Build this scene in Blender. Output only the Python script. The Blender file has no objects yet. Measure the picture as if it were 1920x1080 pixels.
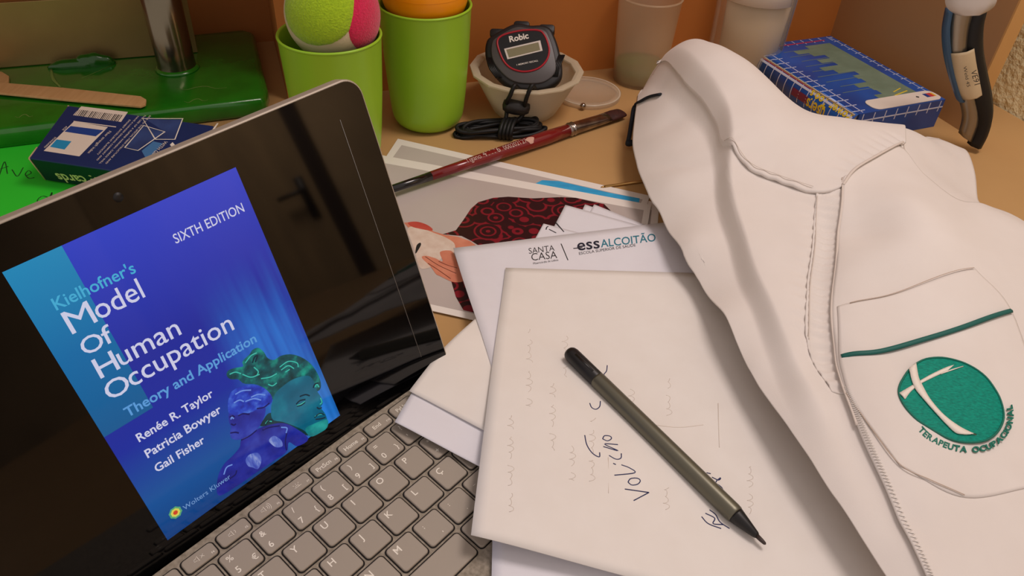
import bpy, bmesh, math, random
import numpy as np
from mathutils import Vector, Matrix
random.seed(7); np.random.seed(7)
sc = bpy.context.scene
COL = sc.collection
MM = 0.001
# ------------------------------------------------------------------ camera
PITCH, ROLL, CAMZ, FPX = 0.688988934, 0.058488308, 372.3618, 1432.573
def cam_rot():
    c, s = math.cos(PITCH), math.sin(PITCH)
    R = np.array([[1, 0, 0], [0, -s, -c], [0, c, -s]])
    cr, sr = math.cos(ROLL), math.sin(ROLL)
    return np.array([[cr, -sr, 0], [sr, cr, 0], [0, 0, 1]]) @ R
RC = cam_rot()
CAM = np.array([0, 0, CAMZ])
cd = bpy.data.cameras.new('camera'); cam = bpy.data.objects.new('camera', cd); COL.objects.link(cam)
cd.sensor_width = 36; cd.lens = FPX / 1920 * 36; cd.clip_start = 0.01; cd.clip_end = 50
Mx = Matrix([list(RC[0]), list(-RC[1]), list(-RC[2])]).transposed().to_4x4()
Mx.translation = Vector(CAM * MM)
cam.matrix_world = Mx
sc.camera = cam
# ------------------------------------------------------------------ light and exposure
w = bpy.data.worlds.new('World'); sc.world = w; w.use_nodes = True
w.node_tree.nodes['Background'].inputs[0].default_value = (1.0, 0.85, 0.80, 1)
w.node_tree.nodes['Background'].inputs[1].default_value = 0.575
def area_light(name, loc, target, size, power, color, spread=math.pi):
    l = bpy.data.lights.new(name, 'AREA'); l.shape = 'DISK'; l.size = size; l.energy = power; l.color = color; l.spread = spread
    o = bpy.data.objects.new(name, l); COL.objects.link(o); o.location = loc
    o.rotation_euler = (Vector(target) - Vector(loc)).to_track_quat('-Z', 'Y').to_euler()
    return o
area_light('ceiling_lamp_light', (0.42, 0.50, 1.15), (0.12, 0.45, 0), 0.42, 6.4, (1.0, 0.85, 0.80))
area_light('door_fill_light', (1.75, -0.40, 1.45), (2.36, -0.5, 0.1), 0.5, 24.0, (1.0, 0.84, 0.72), 1.5)  # added fill aimed at the door, to brighten its reflection in the screen
sc.view_settings.view_transform = 'Standard'; sc.view_settings.look = 'None'
sc.view_settings.exposure = 0.0; sc.view_settings.gamma = 1.0
sc.view_settings.use_curve_mapping = False
# ------------------------------------------------------------------ placing helpers (millimetres)
def ray(px, py): return RC.T @ np.array([(px - 960) / FPX, (py - 540) / FPX, 1.0])
def at(px, py, z=0.0):
    d = ray(px, py); return CAM + d * ((z - CAM[2]) / d[2])
def aty(px, py, Y):
    d = ray(px, py); return CAM + d * (Y / d[1])
def on(px, py, h, n=24):
    z = 30.0
    for _ in range(n):
        q = at(px, py, z); z = z * 0.4 + 0.6 * float(h(q[0], q[1]))
    q = at(px, py, z); return np.array([q[0], q[1], float(h(q[0], q[1]))])
ZS = np.linspace(135.0, 1.0, 269)
def march(px, py, h):
    """first point where the view ray meets a vectorised height field"""
    d = ray(px, py); T = (ZS - CAM[2]) / d[2]; Q = CAM + T[:, None] * d
    g = Q[:, 2] - h(Q[:, 0], Q[:, 1]); k = np.argmax(g <= 0)
    if g[k] > 0: k = int(np.argmin(g)); return Q[k]
    if k == 0: return Q[0]
    f = g[k - 1] / (g[k - 1] - g[k]); return Q[k - 1] + f * (Q[k] - Q[k - 1])
class Frame:
    def __init__(s, o, u, v):
        s.o = np.array(o, float); s.u = np.array(u, float) / np.linalg.norm(u)
        v = np.array(v, float); v = v - s.u * (v @ s.u); s.v = v / np.linalg.norm(v); s.n = np.cross(s.u, s.v)
    def pt(s, a, b, off=0.0): return s.o + s.u * a + s.v * b + s.n * off
    def px(s, x, y):
        d = ray(x, y); t = ((s.o - CAM) @ s.n) / (d @ s.n); X = CAM + d * t - s.o
        return np.array([X @ s.u, X @ s.v])
    def matrix(s, a=0, b=0, off=0):
        m = Matrix([list(s.u), list(s.v), list(s.n)]).transposed().to_4x4(); m.translation = Vector(s.pt(a, b, off) * MM); return m
WORLD = {}
def thing(name, label, cat, loc=(0, 0, 0), group=None):
    o = bpy.data.objects.new(name, None); COL.objects.link(o); o.empty_display_size = 0.01
    o.location = Vector(np.array(loc, float) * MM); WORLD[o] = Matrix.Translation(o.location)
    return tag(o, label, cat, group)
def tag(o, label=None, cat=None, group=None, kind=None):
    if label: o['label'] = label
    if cat: o['category'] = cat
    if group: o['group'] = group
    if kind: o['kind'] = kind
    return o
def link(name, me, mat, parent=None, M=None):
    o = bpy.data.objects.new(name, me); COL.objects.link(o)
    M = M or Matrix.Identity(4)
    if mat is not None and not me.materials: me.materials.append(mat)
    if parent is not None:
        o.parent = parent; o.matrix_parent_inverse = WORLD[parent].inverted()
    o.matrix_basis = M; WORLD[o] = M.copy()
    return o
def mk(name, verts, faces, mat, parent=None, smooth=True, M=None, label=None, thick=0, bevel=0, sub=0, fix=False, center=True):
    """one mesh object from vertices in millimetres (world, or local to M)"""
    v = np.array(verts, float) * MM
    if M is None and center:
        c = (v.min(0) + v.max(0)) / 2; c[2] = v[:, 2].min(); M = Matrix.Translation(Vector(c)); v = v - c
    me = bpy.data.meshes.new(name)
    me.from_pydata([tuple(x) for x in v], [], [tuple(int(i) for i in f) for f in faces])
    if fix:
        b = bmesh.new(); b.from_mesh(me); bmesh.ops.remove_doubles(b, verts=b.verts, dist=1e-6)
        bmesh.ops.recalc_face_normals(b, faces=b.faces); b.to_mesh(me); b.free()
    me.update()
    if smooth: me.polygons.foreach_set('use_smooth', [True] * len(me.polygons))
    o = link(name, me, mat, parent, M)
    if thick:
        m = o.modifiers.new('thick', 'SOLIDIFY'); m.thickness = abs(thick) * MM; m.offset = -1 if thick > 0 else 1
    if bevel:
        m = o.modifiers.new('bevel', 'BEVEL'); m.width = bevel * MM; m.segments = 2; m.limit_method = 'ANGLE'; m.angle_limit = 0.6
        m.harden_normals = False
    if sub:
        m = o.modifiers.new('sub', 'SUBSURF'); m.levels = sub; m.render_levels = sub
    if label: o['label'] = label
    return o
def sharp(o, deg=35):
    try: o.data.set_sharp_from_angle(angle=math.radians(deg))
    except Exception: pass
    return o
# shapes -> (verts, faces)
def lathe(profile, c=(0, 0, 0), seg=48, axis=None, cap=True):
    vs, fs = [], []
    for r, z in profile:
        for k in range(seg):
            a = 2 * math.pi * k / seg; vs.append((r * math.cos(a), r * math.sin(a), z))
    n = len(profile)
    for i in range(n - 1):
        for k in range(seg):
            k2 = (k + 1) % seg
            fs.append((i * seg + k, i * seg + k2, (i + 1) * seg + k2, (i + 1) * seg + k))
    if cap:
        fs.append(tuple(range(seg))[::-1]); fs.append(tuple((n - 1) * seg + k for k in range(seg)))
    vs = np.array(vs)
    if axis is not None:
        a = np.array(axis, float); a /= np.linalg.norm(a)
        h = np.array([0, 0, 1.0]) if abs(a[2]) < 0.9 else np.array([1.0, 0, 0])
        x = np.cross(h, a); x /= np.linalg.norm(x); y = np.cross(a, x)
        vs = vs[:, :1] * x + vs[:, 1:2] * y + vs[:, 2:3] * a
    return vs + np.array(c, float), fs
def spline(pts, n, closed=False):
    P = np.array(pts, float)
    if closed: P = np.vstack([P[-1], P, P[0], P[1]])
    else: P = np.vstack([2 * P[0] - P[1], P, 2 * P[-1] - P[-2]])
    out = []; m = len(P) - 3
    for i in range(n):
        t = i / (n if closed else (n - 1)) * m; k = min(int(t), m - 1); t -= k
        a, b, c, d = P[k:k + 4]
        out.append(0.5 * ((2 * b) + (-a + c) * t + (2 * a - 5 * b + 4 * c - d) * t * t + (-a + 3 * b - 3 * c + d) * t ** 3))
    return np.array(out)
def resample(P, n):
    P = np.array(P, float); d = np.r_[0, np.cumsum(np.linalg.norm(np.diff(P, axis=0), axis=1))]
    t = np.linspace(0, d[-1], n); return np.stack([np.interp(t, d, P[:, k]) for k in range(P.shape[1])], 1)
def tube(path, rad, seg=8, closed=False, flat=1.0, up=(0, 0, 1)):
    P = np.array(path, float); n = len(P); vs, fs = [], []
    r = np.full(n, rad, float) if np.isscalar(rad) else np.interp(np.linspace(0, 1, n), np.linspace(0, 1, len(rad)), rad)
    up = np.array(up, float)
    for i in range(n):
        a = P[(i - 1) % n] if (closed or i > 0) else P[i]; b = P[(i + 1) % n] if (closed or i < n - 1) else P[i]
        t = b - a; t = t / (np.linalg.norm(t) + 1e-9)
        x = np.cross(t, up); l = np.linalg.norm(x)
        x = x / l if l > 1e-4 else np.array([1.0, 0, 0]); y = np.cross(x, t)
        for k in range(seg):
            an = 2 * math.pi * k / seg; vs.append(P[i] + r[i] * (math.cos(an) * x + flat * math.sin(an) * y))
    for i in range(n if closed else n - 1):
        j = (i + 1) % n
        for k in range(seg):
            k2 = (k + 1) % seg; fs.append((i * seg + k, i * seg + k2, j * seg + k2, j * seg + k))
    if not closed:
        fs.append(tuple(range(seg))[::-1]); fs.append(tuple((n - 1) * seg + k for k in range(seg)))
    return np.array(vs), fs
def join(parts):
    vs, fs, k = [], [], 0
    for v, f in parts:
        v = np.array(v, float); vs.append(v); fs += [tuple(i + k for i in x) for x in f]; k += len(v)
    return np.vstack(vs), fs
def prism(outline, fr, z0, z1):
    """outline in frame coords, extruded along the frame normal"""
    n = len(outline)
    vs = [fr.pt(a, b, z0) for a, b in outline] + [fr.pt(a, b, z1) for a, b in outline]
    ar = sum(outline[i][0] * outline[(i + 1) % n][1] - outline[(i + 1) % n][0] * outline[i][1] for i in range(n))
    top = tuple(range(n, 2 * n)); bot = tuple(range(n))[::-1]
    fs = [top, bot] + [(i, (i + 1) % n, n + (i + 1) % n, n + i) for i in range(n)]
    if ar < 0: fs = [f[::-1] for f in fs]
    return np.array(vs), fs
def rrect(w, h, r, k=4, cx=0, cy=0):
    o = []
    for sx, sy, a0 in ((1, 1, 0), (-1, 1, 90), (-1, -1, 180), (1, -1, 270)):
        for i in range(k + 1):
            a = math.radians(a0 + 90 * i / k); o.append((cx + sx * (w / 2 - r) + r * math.cos(a), cy + sy * (h / 2 - r) + r * math.sin(a)))
    return o
def grid_faces(nu, nv):
    return [(i * nv + j, i * nv + j + 1, (i + 1) * nv + j + 1, (i + 1) * nv + j) for i in range(nu - 1) for j in range(nv - 1)]
def coons(top, bot, left, right, nu, nv):
    """four world-XY boundary polylines; rows run top->bottom (nu), columns left->right (nv)"""
    T, B, L, R = resample(top, nv), resample(bot, nv), resample(left, nu), resample(right, nu)
    s = np.linspace(0, 1, nv)[None, :, None]; t = np.linspace(0, 1, nu)[:, None, None]
    S = (1 - t) * T[None] + t * B[None] + (1 - s) * L[:, None] + s * R[:, None]
    S = S - ((1 - t) * (1 - s) * T[0] + (1 - t) * s * T[-1] + t * (1 - s) * B[0] + t * s * B[-1])
    return S.reshape(-1, S.shape[2])
def poly_fill(P, res=None):
    """triangulated flat polygon (indices)"""
    from mathutils.geometry import tessellate_polygon
    return [tuple(f) for f in tessellate_polygon([[Vector((p[0], p[1], 0)) for p in P]])]
# text
TXT = {}
def text_mesh(body, bold=0.0, shear=0.0, res=3):
    k = (body, bold, shear)
    if k not in TXT:
        c = bpy.data.curves.new('t', 'FONT'); c.body = body; c.offset = bold; c.shear = shear; c.resolution_u = res; c.size = 1
        o = bpy.data.objects.new('t', c); COL.objects.link(o)
        dg = bpy.context.evaluated_depsgraph_get(); me = bpy.data.meshes.new_from_object(o.evaluated_get(dg))
        v = np.array([x.co[:] for x in me.vertices]).reshape(-1, 3); f = [tuple(p.vertices) for p in me.polygons]
        bpy.data.objects.remove(o); bpy.data.curves.remove(c); bpy.data.meshes.remove(me)
        TXT[k] = (v, f)
    return TXT[k]
def text_uv(body, A, B, ys=1.0, bold=0.0, shear=0.0, size=None):
    """flat 2-D glyphs whose run goes from A to B"""
    v, f = text_mesh(body, bold, shear); A, B = np.array(A, float), np.array(B, float)
    d = B - A; L = np.linalg.norm(d); d /= L; p = np.array([-d[1], d[0]])
    x0, x1 = v[:, 0].min(), v[:, 0].max(); s = L / (x1 - x0)
    return A + np.outer((v[:, 0] - x0) * s, d) + np.outer(v[:, 1] * (s * ys), p), f
def text_on(name, body, fr, A, B, off, mat, parent, **k):
    uv, f = text_uv(body, A, B, **k)
    return mk(name, [fr.pt(a, b, off) for a, b in uv], f, mat, parent, smooth=False)
# ------------------------------------------------------------------ materials
def lin(c):
    return tuple((x / 255 / 12.92 if x <= 10 else ((x / 255 + 0.055) / 1.055) ** 2.4) for x in c)
MATS = {}
def M(name, rgb, rough=0.6, noise=None, bump=None, metal=0.0, emit=0.0, spec=0.5, rgb2=None, coords='Object', coat=0.0, trans=0.0, ior=1.45, sheen=0.0, stretch=None, bdist=0.0005):
    if name in MATS: return MATS[name]
    m = bpy.data.materials.new(name); m.use_nodes = True; nt = m.node_tree; b = nt.nodes['Principled BSDF']
    c = lin(rgb) + (1,)
    b.inputs['Base Color'].default_value = c; b.inputs['Roughness'].default_value = rough; b.inputs['Metallic'].default_value = metal
    b.inputs['Specular IOR Level'].default_value = spec; b.inputs['Coat Weight'].default_value = coat; b.inputs['Coat Roughness'].default_value = 0.08
    b.inputs['Transmission Weight'].default_value = trans; b.inputs['IOR'].default_value = ior; b.inputs['Sheen Weight'].default_value = sheen
    src = None
    if noise or bump:
        tc = nt.nodes.new('ShaderNodeTexCoord'); vec = tc.outputs[coords]
        if stretch:
            mp = nt.nodes.new('ShaderNodeMapping'); mp.inputs['Scale'].default_value = stretch; nt.links.new(vec, mp.inputs[0]); vec = mp.outputs[0]
    if noise:
        n = nt.nodes.new('ShaderNodeTexNoise'); n.inputs['Scale'].default_value = noise[0]; n.inputs['Detail'].default_value = noise[2] if len(noise) > 2 else 4
        nt.links.new(vec, n.inputs['Vector'])
        r = nt.nodes.new('ShaderNodeValToRGB'); r.color_ramp.elements[0].position = 0.5 - 0.5 * noise[1]; r.color_ramp.elements[1].position = 0.5 + 0.5 * noise[1]
        r.color_ramp.elements[0].color = lin(rgb2 or tuple(x * 0.8 for x in rgb)) + (1,); r.color_ramp.elements[1].color = c
        nt.links.new(n.outputs['Fac'], r.inputs[0]); src = r.outputs[0]
        nt.links.new(src, b.inputs['Base Color'])
    if bump:
        n2 = nt.nodes.new('ShaderNodeTexNoise'); n2.inputs['Scale'].default_value = bump[0]; n2.inputs['Detail'].default_value = 5
        nt.links.new(vec, n2.inputs['Vector'])
        bp = nt.nodes.new('ShaderNodeBump'); bp.inputs['Strength'].default_value = bump[1]; bp.inputs['Distance'].default_value = bdist
        nt.links.new(n2.outputs['Fac'], bp.inputs['Height']); nt.links.new(bp.outputs[0], b.inputs['Normal'])
    if emit:
        b.inputs['Base Color'].default_value = (0.002, 0.002, 0.002, 1)
        if src:
            for l in list(nt.links):
                if l.to_socket == b.inputs['Base Color']: nt.links.remove(l)
            nt.links.new(src, b.inputs['Emission Color'])
        else: b.inputs['Emission Color'].default_value = c
        b.inputs['Emission Strength'].default_value = emit
    MATS[name] = m; return m
def add_ramp_emit(name, stops, axis, lo, hi, emit, rough=0.06, extra=None):
    """screen image: gradient along one local axis of the object's own coordinates"""
    m = bpy.data.materials.new(name); m.use_nodes = True; nt = m.node_tree; b = nt.nodes['Principled BSDF']
    b.inputs['Base Color'].default_value = (0.002, 0.002, 0.002, 1); b.inputs['Roughness'].default_value = rough; b.inputs['Specular IOR Level'].default_value = 0.5
    tc = nt.nodes.new('ShaderNodeTexCoord'); sx = nt.nodes.new('ShaderNodeSeparateXYZ'); nt.links.new(tc.outputs['Object'], sx.inputs[0])
    mr = nt.nodes.new('ShaderNodeMapRange'); mr.inputs[1].default_value = lo * MM; mr.inputs[2].default_value = hi * MM
    nt.links.new(sx.outputs[axis], mr.inputs[0])
    fac = mr.outputs[0]
    if extra:
        n = nt.nodes.new('ShaderNodeTexNoise'); n.inputs['Scale'].default_value = extra[0]; n.inputs['Detail'].default_value = 2
        mp = nt.nodes.new('ShaderNodeMapping'); mp.inputs['Scale'].default_value = extra[2]; nt.links.new(tc.outputs['Object'], mp.inputs[0]); nt.links.new(mp.outputs[0], n.inputs['Vector'])
        ma = nt.nodes.new('ShaderNodeMath'); ma.operation = 'MULTIPLY_ADD'; ma.inputs[1].default_value = extra[1]; nt.links.new(n.outputs['Fac'], ma.inputs[0])
        sb = nt.nodes.new('ShaderNodeMath'); sb.operation = 'SUBTRACT'; sb.inputs[1].default_value = extra[1] / 2
        nt.links.new(fac, sb.inputs[0]); nt.links.new(sb.outputs[0], ma.inputs[2]); fac = ma.outputs[0]
    r = nt.nodes.new('ShaderNodeValToRGB'); e = r.color_ramp.elements
    while len(e) < len(stops): e.new(0.5)
    for k, (p, c) in enumerate(stops): e[k].position = p; e[k].color = lin(c) + (1,)
    nt.links.new(fac, r.inputs[0]); nt.links.new(r.outputs[0], b.inputs['Emission Color']); b.inputs['Emission Strength'].default_value = emit
    return m
def clear_mat(name, rgb, alpha, rough=0.1, transl=0.0):
    m = bpy.data.materials.new(name); m.use_nodes = True; nt = m.node_tree; b = nt.nodes['Principled BSDF']
    b.inputs['Base Color'].default_value = lin(rgb) + (1,); b.inputs['Roughness'].default_value = rough; b.inputs['Alpha'].default_value = alpha
    b.inputs['Specular IOR Level'].default_value = 0.6
    if transl:
        out = nt.nodes['Material Output']; t = nt.nodes.new('ShaderNodeBsdfTranslucent'); t.inputs[0].default_value = lin(rgb) + (1,)
        tr = nt.nodes.new('ShaderNodeBsdfTransparent'); mx = nt.nodes.new('ShaderNodeMixShader'); mx.inputs[0].default_value = alpha
        m2 = nt.nodes.new('ShaderNodeMixShader'); m2.inputs[0].default_value = transl
        b.inputs['Alpha'].default_value = 1
        nt.links.new(b.outputs[0], m2.inputs[1]); nt.links.new(t.outputs[0], m2.inputs[2])
        nt.links.new(tr.outputs[0], mx.inputs[1]); nt.links.new(m2.outputs[0], mx.inputs[2]); nt.links.new(mx.outputs[0], out.inputs[0])
    return m
paper_m = M('white_paper', (226, 226, 232), 0.75, noise=(60, 0.5), rgb2=(223, 222, 228))
ivory_m = M('ivory_paper', (232, 228, 222), 0.8, noise=(50, 0.5), rgb2=(228, 223, 216))
ink_m = M('blue_ink', (35, 45, 95), 0.5); pencil_m = M('faint_pencil', (226, 216, 205), 0.7); black_ink = M('black_ink', (30, 30, 34), 0.5)
steel_m = M('brushed_steel', (150, 142, 128), 0.32, metal=0.9, bump=(300, 0.15), stretch=(1, 8, 8))
black_pl = M('black_plastic', (14, 14, 15), 0.42); dark_rub = M('dark_rubber', (9, 9, 10), 0.55)
white_pl = M('white_plastic', (225, 222, 215), 0.45)
# ================================================================== SETTING
YAW = math.radians(20.6); WX = np.array([math.cos(YAW), math.sin(YAW), 0]); WY = np.array([-math.sin(YAW), math.cos(YAW), 0]); WZ = np.array([0, 0, 1.0])
CORNER = np.array([391.0, 983.0, 0])
wood_desk = M('desk_laminate', (196, 157, 104), 0.42, noise=(9, 0.7, 8), rgb2=(183, 143, 92), bump=(400, 0.05))
wood_back = M('panel_laminate', (196, 122, 56), 0.5, noise=(6, 0.8, 6), rgb2=(184, 112, 50))
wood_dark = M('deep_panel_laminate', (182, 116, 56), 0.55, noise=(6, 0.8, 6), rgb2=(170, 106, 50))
wood_side = M('side_laminate', (178, 138, 94), 0.5, noise=(5, 0.8, 6), rgb2=(170, 130, 86))
edge_m = M('edge_banding', (205, 158, 96), 0.45)
def wbox(fr, a0, a1, b0, b1, z0, z1): return prism([(a0, b0), (a1, b0), (a1, b1), (a0, b1)], fr, z0, z1)
DF = Frame(CORNER, WX, WY)       # a along the back panel, b into the depth
desk = thing('desk', 'tan laminate desk with brown cubby panels holding everything', 'desk', (0, 500, -30))
mk('tabletop', *wbox(DF, -1500, 92, -1300, 260, -30, 0), wood_desk, desk, smooth=False, bevel=1)
mk('back_panel', *wbox(DF, -665, 0, 0, 18, 0, 420), wood_back, desk, smooth=False)
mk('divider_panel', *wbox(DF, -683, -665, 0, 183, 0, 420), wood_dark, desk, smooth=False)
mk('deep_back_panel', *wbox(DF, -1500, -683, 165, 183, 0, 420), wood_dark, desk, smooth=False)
mk('side_panel', *wbox(DF, 0, 18, -233, 18, 0, 420), wood_side, desk, smooth=False)
mk('edge_band', *wbox(DF, 0, 18, -235, -233, 0, 420), edge_m, desk, smooth=False)
mk('shading_shelf', *wbox(DF, -1500, 18, -150, 260, 420, 440), wood_side, desk, smooth=False)  # unseen board above the view, put in to shade the cubby's back
stucco = M('stucco_plaster', (252, 240, 196), 0.85, noise=(30, 0.8), rgb2=(246, 232, 180), bump=(120, 1.0), bdist=0.006)
SF = Frame(CORNER + WX * 95, WY, WZ)
wr = mk('wall_right', *wbox(DF, 95, 260, -330, 300, -740, 1500), stucco, None, smooth=False); tag(wr, kind='structure')
wall_m = M('room_wall_paint', (178, 150, 112), 0.8, noise=(3, 0.5), bump=(200, 0.1)); floor_m = M('floor_vinyl', (110, 95, 80), 0.5, noise=(5, 0.6))
def box(x0, x1, y0, y1, z0, z1):
    f = Frame((0, 0, 0), (1, 0, 0), (0, 1, 0)); return prism([(x0, y0), (x1, y0), (x1, y1), (x0, y1)], f, z0, z1)
tag(mk('floor', *box(-1800, 2600, -2200, 1600, -760, -740), floor_m, None, smooth=False), kind='structure')
tag(mk('wall_far', *box(2360, 2420, -2200, 1600, -740, 1500), wall_m, None, smooth=False), kind='structure')
tag(mk('wall_back', *box(-1800, 2420, 1600, 1660, -740, 1500), wall_m, None, smooth=False), kind='structure')
door_m = M('door_veneer', (150, 124, 88), 0.55, noise=(4, 0.6, 6), stretch=(4, 4, 1)); frame_m = M('door_frame_dark', (44, 28, 16), 0.6)
d1 = mk('door_1', *box(2346, 2360, -1080, -266, -740, 1300), door_m, None, smooth=False); tag(d1, kind='structure')
tag(mk('trim_1', *box(2342, 2360, -266, -208, -740, 1300), frame_m, None, smooth=False), kind='structure')
hv = join([lathe([(13, 0), (13, 6), (9, 9), (9, 40)], (2346, -314, 211), 16, (-1, 0, 0)), tube([(2310, -314, 211), (2306, -330, 211), (2306, -406, 213)], 9, 10), box(2338, 2346, -330, -298, 105, 262)])
mk('door_handle', *hv, dark_rub, d1)
# ================================================================== TABLET
KO = np.array([-186.06176, 128.85644, 20.87874]); KY, KT = 0.894394089, 0.106057
EX = np.array([math.cos(KY), math.sin(KY), 0]); EY = np.array([-math.sin(KY) * math.cos(KT), math.cos(KY) * math.cos(KT), math.sin(KT)])
KF = Frame(KO, EX, EY)
SFm = Frame((-56.4502, 324.6795, 23.1685), (0.640076, 0.767075, 0.043566), (-0.271149, 0.172474, 0.946959))   # u along the hinge, v up the glass, n towards the viewer
TB, TT, TR, TL = -9.0, 185.3, 29.4, -263.0
case_m = M('silver_magnesium', (176, 166, 152), 0.38, metal=0.35); glass_m = M('black_screen_glass', (4, 4, 5), 0.04, spec=0.5)
tablet = thing('tablet_computer', 'silver tablet computer propped up, showing a blue book cover on screen', 'tablet', SFm.pt(-115, TB, -4))
out = rrect(TR - TL, TT - TB, 11, 8, (TR + TL) / 2, (TT + TB) / 2)
mk('housing', *prism(out, SFm, -9.0, -0.5), case_m, tablet, bevel=0.8, smooth=False)
mk('screen_glass', *prism(rrect(TR - TL - 2.2, TT - TB - 2.2, 10, 8, (TR + TL) / 2, (TT + TB) / 2), SFm, -0.5, -0.1), glass_m, tablet, smooth=False)
kq = [SFm.pt(-195, 75, -9), SFm.pt(-35, 75, -9)]
bk = [np.array([q[0] - 60, q[1] + 48, 1.0]) for q in kq]
mk('kickstand', [kq[0], kq[1], bk[1], bk[0]], [(0, 1, 2, 3)], case_m, tablet, thick=1.2, smooth=False)
sheet_line = M('protector_edge_line', (120, 116, 110), 0.3)
mk('screen_protector_edge', *tube([SFm.pt(10.4, 167, 0.0), SFm.pt(10.6, 14, 0.0)], 0.18, 5), sheet_line, tablet)
cu, cv = SFm.px(222, 370)
mk('front_camera', *lathe([(0.2, 0), (2.2, 0), (2.2, 0.05), (0.2, 0.05)], SFm.pt(cu, cv, -0.1), 20, SFm.n), M('camera_lens', (12, 12, 13), 0.5), tablet)
# ---- page shown on the screen
EM = 0.85
c1, c2, c3, c4 = [SFm.px(*q) for q in ((5, 510), (443, 313), (637, 780), (313, 1013))]
uL, uR, vT, vB = (c1[0] + c4[0]) / 2, (c2[0] + c3[0]) / 2, (c1[1] + c2[1]) / 2, (c3[1] + c4[1]) / 2
PW, PH = uR - uL, vT - vB
PFm = Frame(SFm.pt(uL, vB, 0), SFm.u, SFm.v)
def page_poly(name, pts, off, mat, parent, label=None):
    """flat picture area on the page; mesh coords are page millimetres so gradients follow the page"""
    return mk(name, [(a, b, off) for a, b in pts], poly_fill(pts), mat, parent, smooth=False, M=PFm.matrix(), label=label)
page_m = add_ramp_emit('page_blue', [(0.0, (4, 62, 130)), (0.16, (3, 84, 158)), (0.36, (10, 44, 160)), (0.6, (30, 44, 158)), (1.0, (45, 66, 200))], 1, 0, PH, EM)
def add_streaks(m):
    nt = m.node_tree; N = nt.nodes.new; L = nt.links.new
    tc = N('ShaderNodeTexCoord'); sx = N('ShaderNodeSeparateXYZ'); L(tc.outputs['Object'], sx.inputs[0])
    def mr(sock, a, b):
        n = N('ShaderNodeMapRange'); n.interpolation_type = 'SMOOTHSTEP'; n.inputs[1].default_value = a * MM; n.inputs[2].default_value = b * MM; L(sock, n.inputs[0]); return n.outputs[0]
    fu, fv = mr(sx.outputs[0], PW * 0.5, PW * 0.86), mr(sx.outputs[1], PH * 0.78, PH * 0.42)
    mp = N('ShaderNodeMapping'); mp.inputs['Rotation'].default_value = (0, 0, 0.12); mp.inputs['Scale'].default_value = (1, 0.05, 1); L(tc.outputs['Object'], mp.inputs[0])
    no = N('ShaderNodeTexNoise'); no.inputs['Scale'].default_value = 130; no.inputs['Detail'].default_value = 2; L(mp.outputs[0], no.inputs['Vector'])
    r = N('ShaderNodeValToRGB'); r.color_ramp.elements[0].position = 0.35; r.color_ramp.elements[1].position = 0.7; L(no.outputs['Fac'], r.inputs[0])
    m1 = N('ShaderNodeMath'); m1.operation = 'MULTIPLY'; L(fu, m1.inputs[0]); L(fv, m1.inputs[1])
    m2 = N('ShaderNodeMath'); m2.operation = 'MULTIPLY'; L(m1.outputs[0], m2.inputs[0]); L(r.outputs[0], m2.inputs[1])
    b = nt.nodes['Principled BSDF']; old = b.inputs['Emission Color'].links[0].from_socket
    mx = N('ShaderNodeMix'); mx.data_type = 'RGBA'; L(m2.outputs[0], mx.inputs[0]); L(old, mx.inputs[6]); mx.inputs[7].default_value = lin((40, 128, 222)) + (1,)
    L(mx.outputs[2], b.inputs['Emission Color'])
add_streaks(page_m)
page = page_poly('book_cover_page', [(0, 0), (PW, 0), (PW, PH), (0, PH)], 0.02, page_m, tablet, 'blue book cover picture')
def pg(x, y): return np.array(PFm.px(x, y))
teal_m = add_ramp_emit('page_teal', [(0, (0, 92, 150)), (0.5, (5, 110, 170)), (1, (30, 140, 190))], 1, PH * 0.42, PH, EM)
tb = [np.array([0, PH]), np.array([PW * 0.222, PH]), np.array([PW * 0.222, PH * 0.435]), np.array([0, PH * 0.435])]
page_poly('teal_stripe', tb, 0.04, teal_m, page)
wht = M('screen_white_text', (214, 214, 240), 0.06, emit=EM); cy = M('screen_cyan_text', (70, 178, 220), 0.06, emit=EM); lb = M('screen_light_blue_text', (92, 160, 225), 0.06, emit=EM)
def cover_text(body, A, B, mat, ys=1.0, bold=0.0):
    text_on('lettering', body, PFm, pg(*A), pg(*B), 0.07, mat, page, ys=ys, bold=bold)
cover_text("Kielhofner's", (106, 582), (256, 510), cy, 1.05, 0.012)
cover_text("M", (136, 627), (184, 602), wht, 0.88, 0.0); cover_text("odel", (186, 600), (273, 556), wht, 1.1, 0.004)
cover_text("O", (160, 668), (199, 648), wht, 0.92, 0.006); cover_text("f", (199, 647), (217, 638), wht, 0.85, 0.004)
cover_text("H", (189, 710), (226, 690), wht, 0.92, 0.006); cover_text("uman", (228, 687), (341, 626), wht, 0.98, 0.004)
cover_text("O", (206, 752), (248, 728), wht, 0.9, 0.006); cover_text("ccupation", (248, 726), (440, 617), wht, 1.0, 0.004)
cover_text("Theory and Application", (239, 783), (482, 640), lb, 1.0, 0.018)
cover_text("SIXTH EDITION", (330, 457), (459, 396), wht, 1.25, 0.006)
cover_text("Renée R. Taylor", (261, 829), (401, 742), wht, 1.05, 0.018)
cover_text("Patricia Bowyer", (277, 859), (416, 772), wht, 1.05, 0.018)
cover_text("Gail Fisher", (294, 886), (385, 829), wht, 1.05, 0.018)
cover_text("Wolters Kluwer", (346, 957), (433, 896), M('screen_pale_text', (120, 160, 215), 0.06, emit=EM), 1.0, 0.0)
lc = pg(329, 961)
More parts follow.
